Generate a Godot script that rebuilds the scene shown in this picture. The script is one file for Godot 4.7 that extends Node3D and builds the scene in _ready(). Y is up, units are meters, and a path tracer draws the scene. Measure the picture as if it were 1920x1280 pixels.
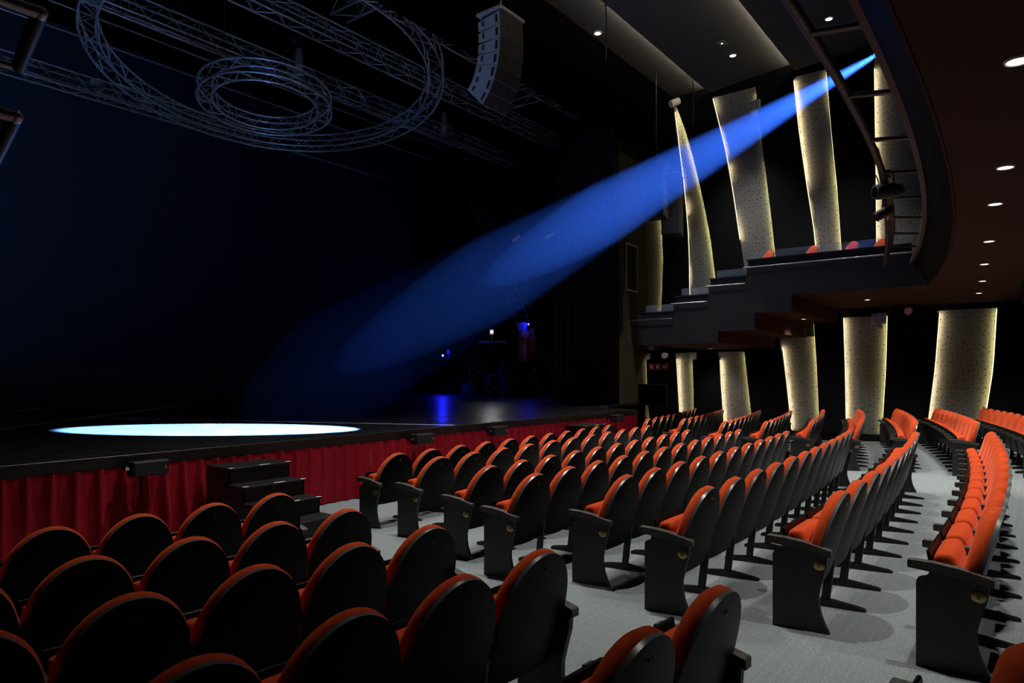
extends Node3D
# A theatre seen from under its balcony. x runs along the stage front, -z points to the stage, y is up; plan positions are written (u, v) = (x, -z).

const CAM_Y := 1.894
const STAGE_Y := 1.04
const STAGE_V := 7.64
const WALL_U := 18.6
const CEIL_Y := 9.8
const SOFFIT_Y := 3.51

var M := {}
var used := {}
var rng := RandomNumberGenerator.new()
const ORD := ["first", "second", "third", "fourth", "fifth", "sixth", "seventh", "eighth", "ninth", "tenth", "eleventh", "twelfth", "thirteenth", "fourteenth"]


func _ready() -> void:
	rng.seed = 7
	# ---- camera
	var cam := Camera3D.new()
	cam.name = "camera"
	cam.projection = Camera3D.PROJECTION_FRUSTUM
	cam.near = 0.05
	cam.far = 200.0
	cam.size = 1280.0 / 1280.0 * 0.05
	cam.frustum_offset = Vector2(0, 60.6 / 1280.0 * 0.05)
	add_child(cam)
	cam.position = Vector3(0, CAM_Y, 0)
	cam.rotation_degrees = Vector3(0, -52.4, 0)
	cam.current = true
	# ---- environment: a closed room, no sky
	var env := Environment.new()
	env.background_mode = Environment.BG_COLOR
	env.background_color = Color.BLACK
	env.tonemap_mode = Environment.TONE_MAPPER_LINEAR
	env.tonemap_exposure = 1.0
	env.sdfgi_enabled = true
	env.ssao_enabled = true
	env.ssil_enabled = true
	env.volumetric_fog_enabled = true
	env.volumetric_fog_density = 0.0
	var we := WorldEnvironment.new()
	we.name = "environment"
	we.environment = env
	add_child(we)
	materials()
	structure()
	balcony()
	gallery()
	side_wall()
	ceiling_work()
	seats()
	stage_front()
	stage_house()
	rigging()
	lamps()
	follow_spot()
	small_things()


# ------------------------------------------------------------------ helpers
func P(u: float, y: float, v: float) -> Vector3:
	return Vector3(u, y, -v)


func floor_y(u: float, v: float) -> float:
	var y := 0.15 + 0.0357 * (6.1 - minf(v, 6.6))
	return y - 0.06 * smoothstep(0.6, 4.6, v) * (1.0 - smoothstep(2.9, 4.1, u))


func new_st() -> SurfaceTool:
	var st := SurfaceTool.new()
	st.begin(Mesh.PRIMITIVE_TRIANGLES)
	st.set_smooth_group(-1)
	return st


# corners run counterclockwise seen from outside
func quad(st: SurfaceTool, a: Vector3, b: Vector3, c: Vector3, d: Vector3) -> void:
	var uvs := [Vector2(0, 0), Vector2(1, 0), Vector2(1, 1), Vector2(0, 1)]
	var p := [a, b, c, d]
	for i in [0, 2, 1, 0, 3, 2]:
		st.set_uv(uvs[i])
		st.add_vertex(p[i])


func tri(st: SurfaceTool, a: Vector3, b: Vector3, c: Vector3) -> void:
	for p in [a, c, b]:
		st.set_uv(Vector2(p.x, p.y))
		st.add_vertex(p)


func box(st: SurfaceTool, c: Vector3, size: Vector3, bevel := 0.0, basis := Basis.IDENTITY) -> void:
	var h := size / 2.0
	var b := minf(bevel, minf(h.x, minf(h.y, h.z)) * 0.9)
	var V := func(sx: float, sy: float, sz: float, ax: int) -> Vector3:
		var p := Vector3(sx * (h.x - (0.0 if ax == 0 else b)), sy * (h.y - (0.0 if ax == 1 else b)), sz * (h.z - (0.0 if ax == 2 else b)))
		return c + basis * p
	st.set_smooth_group(-1)
	for s in [-1.0, 1.0]:
		var fx := [V.call(s, -1, -1, 0), V.call(s, 1, -1, 0), V.call(s, 1, 1, 0), V.call(s, -1, 1, 0)]
		var fy := [V.call(-1, s, -1, 1), V.call(-1, s, 1, 1), V.call(1, s, 1, 1), V.call(1, s, -1, 1)]
		var fz := [V.call(-1, -1, s, 2), V.call(1, -1, s, 2), V.call(1, 1, s, 2), V.call(-1, 1, s, 2)]
		for f in [fx, fy, fz]:
			if s > 0:
				quad(st, f[0], f[1], f[2], f[3])
			else:
				quad(st, f[3], f[2], f[1], f[0])
	if b <= 0.0:
		return
	for s in [-1.0, 1.0]:
		for t in [-1.0, 1.0]:
			var e := [[V.call(-1, s, t, 1), V.call(1, s, t, 1), V.call(1, s, t, 2), V.call(-1, s, t, 2)],
				[V.call(s, -1, t, 0), V.call(s, -1, t, 2), V.call(s, 1, t, 2), V.call(s, 1, t, 0)],
				[V.call(s, t, -1, 0), V.call(s, t, 1, 0), V.call(s, t, 1, 1), V.call(s, t, -1, 1)]]
			for f in e:
				var n: Vector3 = (f[1] - f[0]).cross(f[2] - f[0])
				if n.dot((f[0] + f[2]) / 2.0 - c) > 0:
					quad(st, f[0], f[1], f[2], f[3])
				else:
					quad(st, f[3], f[2], f[1], f[0])
			for w in [-1.0, 1.0]:
				var a: Vector3 = V.call(s, t, w, 0)
				var bb: Vector3 = V.call(s, t, w, 1)
				var cc: Vector3 = V.call(s, t, w, 2)
				if (bb - a).cross(cc - a).dot(a - c) > 0:
					tri(st, a, bb, cc)
				else:
					tri(st, a, cc, bb)


func tube(st: SurfaceTool, pts: Array, r: float, n := 8, closed := false, group := 1) -> void:
	var rings := []
	var m := pts.size()
	var up := Vector3.UP
	for i in m:
		var a: Vector3 = pts[(i - 1 + m) % m] if (i > 0 or closed) else pts[i]
		var b: Vector3 = pts[(i + 1) % m] if (i < m - 1 or closed) else pts[i]
		var t := (b - a).normalized()
		var ref := up if absf(t.dot(up)) < 0.95 else Vector3.RIGHT
		var x := t.cross(ref).normalized()
		var y := t.cross(x).normalized()
		var ring := []
		for k in n:
			var ang := TAU * k / n
			ring.append(pts[i] + (x * cos(ang) + y * sin(ang)) * r)
		rings.append(ring)
	st.set_smooth_group(group)
	var last := m if closed else m - 1
	for i in last:
		var r0: Array = rings[i]
		var r1: Array = rings[(i + 1) % m]
		for k in n:
			var k2 := (k + 1) % n
			quad(st, r0[k], r0[k2], r1[k2], r1[k])
	if not closed:
		st.set_smooth_group(-1)
		for k in range(1, n - 1):
			tri(st, rings[0][0], rings[0][k + 1], rings[0][k])
			tri(st, rings[m - 1][0], rings[m - 1][k], rings[m - 1][k + 1])


# polygon given as 2D points; at maps (x, y, depth) to 3D, depth runs from 0 to thick
func prism(st: SurfaceTool, poly: PackedVector2Array, thick: float, at: Callable, smooth_sides := false) -> void:
	var p := poly
	if Geometry2D.is_polygon_clockwise(p):
		p = p.duplicate()
		p.reverse()
	var a0: Vector3 = at.call(0.0, 0.0, 0.0)
	var flip: bool = (at.call(1.0, 0.0, 0.0) - a0).cross(at.call(0.0, 1.0, 0.0) - a0).dot(at.call(0.0, 0.0, 1.0) - a0) < 0.0
	var idx := Geometry2D.triangulate_polygon(p)
	st.set_smooth_group(-1)
	for i in range(0, idx.size(), 3):
		var tr := [p[idx[i]], p[idx[i + 1]], p[idx[i + 2]]]
		if (tr[1] - tr[0]).cross(tr[2] - tr[0]) < 0:
			tr.reverse()
		var hi := []
		var lo := []
		for q in tr:
			hi.append(at.call(q.x, q.y, thick))
			lo.append(at.call(q.x, q.y, 0.0))
		if flip:
			tri(st, hi[0], hi[2], hi[1])
			tri(st, lo[0], lo[1], lo[2])
		else:
			tri(st, hi[0], hi[1], hi[2])
			tri(st, lo[0], lo[2], lo[1])
	st.set_smooth_group(1 if smooth_sides else -1)
	var m := p.size()
	for i in m:
		var q := p[i]
		var w := p[(i + 1) % m]
		var a: Vector3 = at.call(q.x, q.y, 0.0)
		var b: Vector3 = at.call(w.x, w.y, 0.0)
		var c: Vector3 = at.call(w.x, w.y, thick)
		var d: Vector3 = at.call(q.x, q.y, thick)
		if flip:
			quad(st, d, c, b, a)
		else:
			quad(st, a, b, c, d)


# rows of points; the normal of the sheet is (along row) x (next row)
func grid(st: SurfaceTool, g: Array, group := 1, rev := false, close_rows := false) -> void:
	st.set_smooth_group(group)
	var m := g.size()
	for i in (m if close_rows else m - 1):
		var a: Array = g[i]
		var b: Array = g[(i + 1) % m]
		for j in a.size() - 1:
			var p := [a[j], a[j + 1], b[j + 1], b[j]]
			var uvs := [Vector2(float(j) / (a.size() - 1), float(i) / (m - 1)), Vector2(float(j + 1) / (a.size() - 1), float(i) / (m - 1)), Vector2(float(j + 1) / (a.size() - 1), float(i + 1) / (m - 1)), Vector2(float(j) / (a.size() - 1), float(i + 1) / (m - 1))]
			for k in ([0, 1, 2, 0, 2, 3] if rev else [0, 2, 1, 0, 3, 2]):
				st.set_uv(uvs[k])
				st.add_vertex(p[k])


func lathe(st: SurfaceTool, prof: Array, n := 16, at := Transform3D.IDENTITY, group := 1) -> void:
	var g := []
	for i in n:
		var a := TAU * i / n
		var row := []
		for q in prof:
			row.append(at * Vector3(cos(a) * q.x, q.y, -sin(a) * q.x))
		g.append(row)
	grid(st, g, group, false, true)


func commit(st: SurfaceTool) -> ArrayMesh:
	st.generate_normals()
	return st.commit()


func numbered(n: String) -> String:
	if not used.has(n):
		used[n] = 0
		return n
	used[n] += 1
	return "%s_%03d" % [n, used[n]]


func part(called: String, mesh: Mesh, mat: Material, parent: Node3D, at := Transform3D.IDENTITY) -> MeshInstance3D:
	var o := MeshInstance3D.new()
	o.name = called
	o.mesh = mesh
	o.material_override = mat
	o.transform = at
	parent.add_child(o, true)
	return o


func thing(called: String, label: String, category: String, at := Vector3.ZERO, turn := 0.0, group := "") -> Node3D:
	var o := Node3D.new()
	o.name = numbered(called)
	add_child(o)
	o.position = at
	o.rotation.y = turn
	o.set_meta("label", label)
	o.set_meta("category", category)
	if group:
		o.set_meta("group", group)
	return o


func one(called: String, mesh: Mesh, mat: Material, label: String, category: String, at := Vector3.ZERO, turn := 0.0, group := "") -> MeshInstance3D:
	var o := MeshInstance3D.new()
	o.name = numbered(called)
	o.mesh = mesh
	o.material_override = mat
	add_child(o)
	o.position = at
	o.rotation.y = turn
	o.set_meta("label", label)
	o.set_meta("category", category)
	if group:
		o.set_meta("group", group)
	return o


func struct(called: String, mesh: Mesh, mat: Material) -> MeshInstance3D:
	var o := MeshInstance3D.new()
	o.name = numbered(called)
	o.mesh = mesh
	o.material_override = mat
	o.set_meta("kind", "structure")
	add_child(o)
	return o


func boxmesh(size: Vector3, bevel := 0.0, c := Vector3.ZERO) -> ArrayMesh:
	var st := new_st()
	box(st, c, size, bevel)
	return commit(st)


func tubemesh(pts: Array, r: float, n := 8, closed := false) -> ArrayMesh:
	var st := new_st()
	tube(st, pts, r, n, closed)
	return commit(st)


# ------------------------------------------------------------------ materials
func mat(called: String, c: Color, rough: float, metal := 0.0) -> StandardMaterial3D:
	var m := StandardMaterial3D.new()
	m.resource_name = called
	m.albedo_color = c
	m.roughness = rough
	m.metallic = metal
	M[called] = m
	return m


func glow(called: String, c: Color, e: float) -> StandardMaterial3D:
	var m := mat(called, Color(0.8, 0.8, 0.8), 0.5)
	m.emission_enabled = true
	m.emission = c
	m.emission_energy_multiplier = e
	return m


func noise_image(w: int, h: int, fx: float, fy: float, sd: int, lo: float, hi: float, oct := 3) -> ImageTexture:
	var n := FastNoiseLite.new()
	n.seed = sd
	n.noise_type = FastNoiseLite.TYPE_SIMPLEX_SMOOTH
	n.fractal_octaves = oct
	n.frequency = 1.0
	var im := Image.create(w, h, false, Image.FORMAT_RGB8)
	for y in h:
		for x in w:
			# seamless: blend towards the opposite edge
			var a := float(x) / w
			var b := float(y) / h
			var s := n.get_noise_2d(x * fx, y * fy) * (1 - a) * (1 - b) + n.get_noise_2d((x - w) * fx, y * fy) * a * (1 - b) + n.get_noise_2d(x * fx, (y - h) * fy) * (1 - a) * b + n.get_noise_2d((x - w) * fx, (y - h) * fy) * a * b
			var g := clampf(lerpf(lo, hi, s * 0.9 + 0.5), 0, 1)
			im.set_pixel(x, y, Color(g, g, g))
	return ImageTexture.create_from_image(im)


func triplanar(m: StandardMaterial3D, scale: Vector3, world := true) -> void:
	m.uv1_triplanar = true
	m.uv1_world_triplanar = world
	m.uv1_scale = scale


func materials() -> void:
	var m := mat("carpet", Color(0.555, 0.59, 0.60), 0.95)
	# woven carpet: short dashes across fine ribs
	var im := Image.create(512, 512, false, Image.FORMAT_RGB8)
	var r2 := RandomNumberGenerator.new()
	r2.seed = 3
	for y in 512:
		var x := 0
		var base := 0.86 + 0.1 * r2.randf()
		while x < 512:
			var l := r2.randi_range(3, 14)
			var g := clampf(base + r2.randf_range(-0.13, 0.1), 0, 1) * (0.93 if y % 4 == 0 else 1.0)
			for k in l:
				if x + k < 512:
					im.set_pixel(x + k, y, Color(g, g, g))
			x += l
	m.albedo_texture = ImageTexture.create_from_image(im)
	triplanar(m, Vector3.ONE * 1.4)

	m = mat("velvet", Color(0.82, 0.305, 0.145), 0.85)
	m.rim_enabled = true
	m.rim = 1.0
	m.rim_tint = 0.75
	m.albedo_texture = noise_image(256, 256, 0.05, 0.02, 11, 0.84, 1.0, 4)
	triplanar(m, Vector3.ONE * 2.2, false)
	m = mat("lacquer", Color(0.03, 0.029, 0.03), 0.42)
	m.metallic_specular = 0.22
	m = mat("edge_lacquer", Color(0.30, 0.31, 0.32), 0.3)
	m = mat("dark_wood", Color(0.42, 0.40, 0.38), 0.5)
	m.albedo_texture = noise_image(256, 256, 0.012, 0.22, 5, 0.25, 1.0, 4)
	m.uv1_scale = Vector3(3, 3, 3)
	triplanar(m, Vector3(3, 3, 3), false)
	m = mat("panel_wood", Color(0.19, 0.19, 0.19), 0.5)
	m.albedo_texture = noise_image(256, 256, 0.2, 0.012, 6, 0.5, 1.0, 4)
	triplanar(m, Vector3(2, 2, 2), false)
	mat("black_steel", Color(0.045, 0.045, 0.048), 0.35, 0.2)
	mat("brass", Color(0.66, 0.58, 0.36), 0.35, 0.85)
	mat("dark_print", Color(0.06, 0.06, 0.05), 0.6)
	mat("nickel", Color(0.55, 0.52, 0.5), 0.3, 0.9)
	m = mat("stage_floor", Color(0.16, 0.165, 0.18), 0.34)
	m.albedo_texture = noise_image(512, 512, 0.006, 0.07, 21, 0.35, 1.0, 5)
	m.roughness_texture = noise_image(512, 512, 0.008, 0.05, 22, 0.45, 1.0, 5)
	m.roughness = 0.42
	triplanar(m, Vector3.ONE * 0.35)
	m = mat("stage_edge", Color(0.12, 0.12, 0.13), 0.45)
	m.albedo_texture = noise_image(256, 256, 0.05, 0.05, 23, 0.4, 1.0, 5)
	triplanar(m, Vector3.ONE * 1.0)
	m = mat("tape", Color(0.8, 0.82, 0.84), 0.6)
	m = mat("red_cloth", Color(0.66, 0.13, 0.19), 0.8)
	m.rim_enabled = true
	m.rim = 0.3
	m.rim_tint = 0.8
	m.albedo_texture = noise_image(256, 256, 0.06, 0.012, 31, 0.8, 1.0, 3)
	triplanar(m, Vector3.ONE * 1.2)
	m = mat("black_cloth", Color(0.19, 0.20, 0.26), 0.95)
	m = mat("drape", Color(0.16, 0.16, 0.165), 0.95)
	m.albedo_texture = noise_image(128, 128, 0.1, 0.02, 41, 0.7, 1.0, 3)
	triplanar(m, Vector3.ONE * 0.8)
	mat("black_wall", Color(0.05, 0.051, 0.054), 0.7)
	m = mat("black_panel", Color(0.085, 0.087, 0.092), 0.6)
	m = mat("black_velvet", Color(0.02, 0.02, 0.022), 1.0)
	m.metallic_specular = 0.0
	m = mat("olive_wall", Color(0.26, 0.245, 0.205), 0.85)
	m = mat("ceiling_paint", Color(0.30, 0.295, 0.28), 0.9)
	m = mat("soffit_paint", Color(0.26, 0.19, 0.165), 0.8)
	m = mat("fascia_black", Color(0.075, 0.06, 0.055), 0.6)
	m = mat("fascia_lip", Color(0.22, 0.105, 0.07), 0.6)
	m = mat("gallery_blue", Color(0.18, 0.185, 0.20), 0.65)
	for k in ["black_wall", "black_panel", "black_cloth", "drape", "fascia_black", "gallery_blue", "soffit_paint", "ceiling_paint", "olive_wall", "velvet", "red_cloth", "carpet"]:
		M[k].metallic_specular = 0.12
	# perforated acoustic board: charcoal with punched holes of two sizes
	var pim := Image.create(512, 512, false, Image.FORMAT_RGB8)
	pim.fill(Color(0.92, 0.92, 0.92))
	for gy in 16:
		for gx in 16:
			var s := r2.randi_range(4, 9)
			var px := gx * 32 + r2.randi_range(2, 20)
			var py := gy * 32 + r2.randi_range(2, 20)
			pim.fill_rect(Rect2i(px, py, s, s), Color(0.04, 0.04, 0.04))
			if r2.randf() < 0.5:
				pim.fill_rect(Rect2i((px + 14) % 506, (py + 11) % 506, 4, 4), Color(0.06, 0.06, 0.06))
	m = mat("perforated", Color(0.41, 0.41, 0.415), 0.8)
	m.albedo_texture = ImageTexture.create_from_image(pim)
	triplanar(m, Vector3.ONE * 0.62)
	mat("steel_truss", Color(0.62, 0.63, 0.65), 0.28, 0.7)
	mat("steel_wire", Color(0.3, 0.3, 0.31), 0.4, 0.7)
	mat("rail_steel", Color(0.55, 0.56, 0.58), 0.3, 0.9)
	mat("rail_black", Color(0.09, 0.07, 0.06), 0.45)
	mat("speaker_grey", Color(0.56, 0.57, 0.58), 0.6)
	mat("speaker_black", Color(0.06, 0.06, 0.066), 0.6)
	m = mat("speaker_grille", Color(0.10, 0.10, 0.115), 0.7)
	mat("white_plastic", Color(0.78, 0.76, 0.72), 0.5)
	mat("lift_orange", Color(0.78, 0.22, 0.06), 0.5)
	mat("lift_yellow", Color(0.8, 0.66, 0.1), 0.5)
	mat("aluminium", Color(0.6, 0.61, 0.62), 0.4, 0.8)
	mat("case_black", Color(0.035, 0.035, 0.037), 0.5)
	mat("grey_box", Color(0.45, 0.45, 0.47), 0.7)
	mat("sign_red", Color(0.42, 0.05, 0.05), 0.5)
	mat("sign_green", Color(0.08, 0.42, 0.3), 0.5)
	mat("screen_black", Color(0.02, 0.02, 0.022), 0.15)
	glow("led_warm", Color(1.0, 0.92, 0.70), 2.2)
	glow("led_cove", Color(1.0, 0.96, 0.86), 1.3)
	glow("lamp_white", Color(1.0, 0.99, 0.96), 6.0)
	glow("led_blue", Color(0.1, 0.15, 1.0), 12.0)
	glow("led_white_small", Color(1.0, 0.97, 0.75), 1.5)
	glow("spot_lens", Color(0.25, 0.5, 1.0), 0.6)
	m = mat("glass", Color(0.75, 0.85, 0.95, 0.12), 0.05)
	m.transparency = BaseMaterial3D.TRANSPARENCY_ALPHA


# ------------------------------------------------------------------ the shell of the house
func slab(st: SurfaceTool, u0: float, u1: float, y0: float, y1: float, v0: float, v1: float, bevel := 0.0) -> void:
	box(st, P((u0 + u1) / 2, (y0 + y1) / 2, (v0 + v1) / 2), Vector3(absf(u1 - u0), absf(y1 - y0), absf(v1 - v0)), bevel)


func slabmesh(u0: float, u1: float, y0: float, y1: float, v0: float, v1: float, bevel := 0.0) -> ArrayMesh:
	var st := new_st()
	slab(st, u0, u1, y0, y1, v0, v1, bevel)
	return commit(st)


func front(u: float) -> float:   # front edge of the balcony's underside
	return 0.52 + (u - 4.2) * (u - 4.2) / 100.0


func structure() -> void:
	# raked carpet floor
	var st := new_st()
	var g := []
	for i in 53:
		var u := -6.0 + 24.6 * i / 52.0
		var row := []
		for j in 41:
			var v := -8.0 + 17.4 * j / 40.0
			row.append(P(u, floor_y(u, v), v))
		g.append(row)
	grid(st, g, 1, true)
	slab(st, -6.0, 18.6, -0.6, -0.2, -8.0, 9.4)
	struct("floor", commit(st), M.carpet)
	# stage: apron in front of the proscenium, deep stage behind it
	st = new_st()
	slab(st, -6.0, 14.9, STAGE_Y - 0.06, STAGE_Y, STAGE_V, 9.3)
	slab(st, -9.0, 25.6, STAGE_Y - 0.06, STAGE_Y, 9.3, 24.5)
	var stage := struct("floor_stage", commit(st), M.stage_floor)
	part("edge_board", slabmesh(-6.0, 14.9, STAGE_Y - 0.13, STAGE_Y - 0.004, STAGE_V - 0.012, STAGE_V + 0.03, 0.004), M.stage_edge, stage)
	part("end_board", slabmesh(14.87, 14.912, STAGE_Y - 0.13, STAGE_Y - 0.004, STAGE_V, 9.3, 0.004), M.stage_edge, stage)
	part("understage", slabmesh(-6.0, 14.8, -0.1, STAGE_Y - 0.06, 8.2, 8.3), M.black_wall, stage)
	part("understage", slabmesh(14.7, 14.8, -0.1, STAGE_Y - 0.06, 8.2, 9.4), M.black_wall, stage)
	part("understage", slabmesh(14.8, 18.6, -0.1, STAGE_Y - 0.06, 9.3, 9.4), M.black_wall, stage)
	# walls of the house
	struct("wall_left", slabmesh(-6.3, -6.0, -0.5, 13.3, -8.0, 9.3), M.black_wall)
	struct("wall_back", slabmesh(-6.3, 18.9, -0.5, 10.5, -8.3, -8.0), M.black_wall)
	struct("wall_proscenium", slabmesh(17.0, 18.9, -0.5, 13.3, 9.3, 9.6), M.olive_wall)
	struct("wall_proscenium_left", slabmesh(-9.0, -2.5, -0.5, 13.3, 9.3, 9.6), M.black_wall)
	struct("wall_header", slabmesh(-6.0, 18.6, 8.5, 10.3, 8.37, 9.3), M.black_velvet)
	struct("wall_header_upper", slabmesh(-9.0, 17.0, 9.4, 13.3, 9.3, 9.6), M.black_wall)
	# the stage house
	struct("wall_stage_right", slabmesh(25.6, 25.9, 0.5, 13.3, 9.3, 24.8), M.black_wall)
	struct("wall_stage_left", slabmesh(-9.3, -9.0, 0.5, 13.3, 9.3, 24.8), M.black_wall)
	struct("wall_stage_back", slabmesh(-9.0, 25.6, 0.5, 13.3, 24.5, 24.8), M.black_wall)
	struct("wall_stage_front", slabmesh(18.9, 25.9, 0.5, 13.3, 9.3, 9.6), M.black_wall)
	struct("ceiling_stage", slabmesh(-9.3, 25.9, 13.3, 13.6, 9.3, 24.8), M.black_wall)
	struct("ceiling_slab", slabmesh(-6.3, 18.9, 10.3, 10.6, -8.3, 9.6), M.black_wall)
	# grille in the proscenium wall
	var gr := thing("ventilation_grille", "tall ventilation grille in the brown proscenium wall beside the drape", "grille", P(17.72, 4.3, 9.3))
	st = new_st()
	for s in [-1, 1]:
		box(st, Vector3(0.33 * s, 0.65, 0.0), Vector3(0.04, 1.36, 0.05), 0.006)
		box(st, Vector3(0.0, 0.65 + 0.66 * s, 0.0), Vector3(0.62, 0.04, 0.05), 0.006)
	part("frame", commit(st), M.aluminium, gr)
	part("backing", boxmesh(Vector3(0.62, 1.28, 0.01), 0.0, Vector3(0, 0.65, 0.006)), M.black_wall, gr)
	var sl := boxmesh(Vector3(0.62, 0.022, 0.02), 0.004)
	for k in 28:
		part("slat", sl, M.olive_wall, gr, Transform3D(Basis(Vector3.RIGHT, -0.5), Vector3(0, 0.035 + k * 0.0455, 0.018)))


func sweep(prof: Array, u0: float, u1: float, n: int, base: Callable) -> ArrayMesh:
	# closed profile of (dv, y) swept along the balcony's curve
	var st := new_st()
	for k in prof.size():
		var a: Vector2 = prof[k]
		var b: Vector2 = prof[(k + 1) % prof.size()]
		var g := []
		for i in n + 1:
			var u := lerpf(u0, u1, float(i) / n)
			var v: float = base.call(u)
			g.append([P(u, a.y, v + a.x), P(u, b.y, v + b.x)])
		grid(st, g, 2 + k)
	return commit(st)


func balcony() -> void:
	var st := new_st()
	var poly := PackedVector2Array()
	for i in 31:
		var u := -6.0 + 20.6 * i / 30.0
		poly.append(Vector2(u, front(u)))
	poly.append(Vector2(18.6, front(14.6)))
	poly.append(Vector2(18.6, -8.0))
	poly.append(Vector2(-6.0, -8.0))
	prism(st, poly, 0.12, func(x, y, z): return P(x, SOFFIT_Y + z, y))
	var b := struct("ceiling_balcony_soffit", commit(st), M.soffit_paint)
	part("fascia_panel", sweep([Vector2(-0.02, SOFFIT_Y - 0.005), Vector2(0.26, 3.93), Vector2(0.24, 3.97), Vector2(-0.1, 3.63)], -6.0, 14.49, 40, front), M.fascia_black, b)
	part("fascia_lip", sweep([Vector2(0.24, 3.915), Vector2(0.30, 3.93), Vector2(0.30, 4.0), Vector2(0.22, 4.0)], -6.0, 14.49, 40, front), M.fascia_lip, b)
	part("parapet", sweep([Vector2(0.17, 3.96), Vector2(0.24, 3.96), Vector2(0.27, 4.34), Vector2(0.17, 4.34)], -6.0, 14.49, 40, front), M.olive_wall, b)
	# lighting rail in front of the fascia, on flat brackets
	var rail := func(u: float) -> float: return front(u) + 0.66
	var t := thing("lighting_rail", "long curved black pipe rail running in front of the balcony edge", "rail", P(8.4, 4.13, 1.33))
	var pts := []
	for i in 49:
		var u := -5.5 + 19.8 * i / 48.0
		pts.append(P(u, 4.13, rail.call(u)) - t.position)
	part("pipe", tubemesh(pts, 0.036, 10), M.rail_black, t)
	var pts2 := []
	for i in 30:
		var u := 8.6 + 5.5 * i / 29.0
		pts2.append(P(u, 4.42 - 0.10 * (u - 8.6), rail.call(u) + 0.07) - t.position)
	part("cable_tray", tubemesh(pts2, 0.03, 8), M.rail_black, t)
	for u in [2.0, 3.4, 4.7, 5.95, 7.2, 8.45, 9.7, 10.95, 12.2, 13.4]:
		var a := P(u, 4.05, front(u) + 0.22)
		var c := P(u, 4.11, rail.call(u))
		var d := c - a
		part("bracket", boxmesh(Vector3(0.06, 0.03, d.length()), 0.006), M.black_steel, t, Transform3D(Basis.looking_at(d, Vector3.UP), (a + c) / 2 - t.position))


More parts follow.
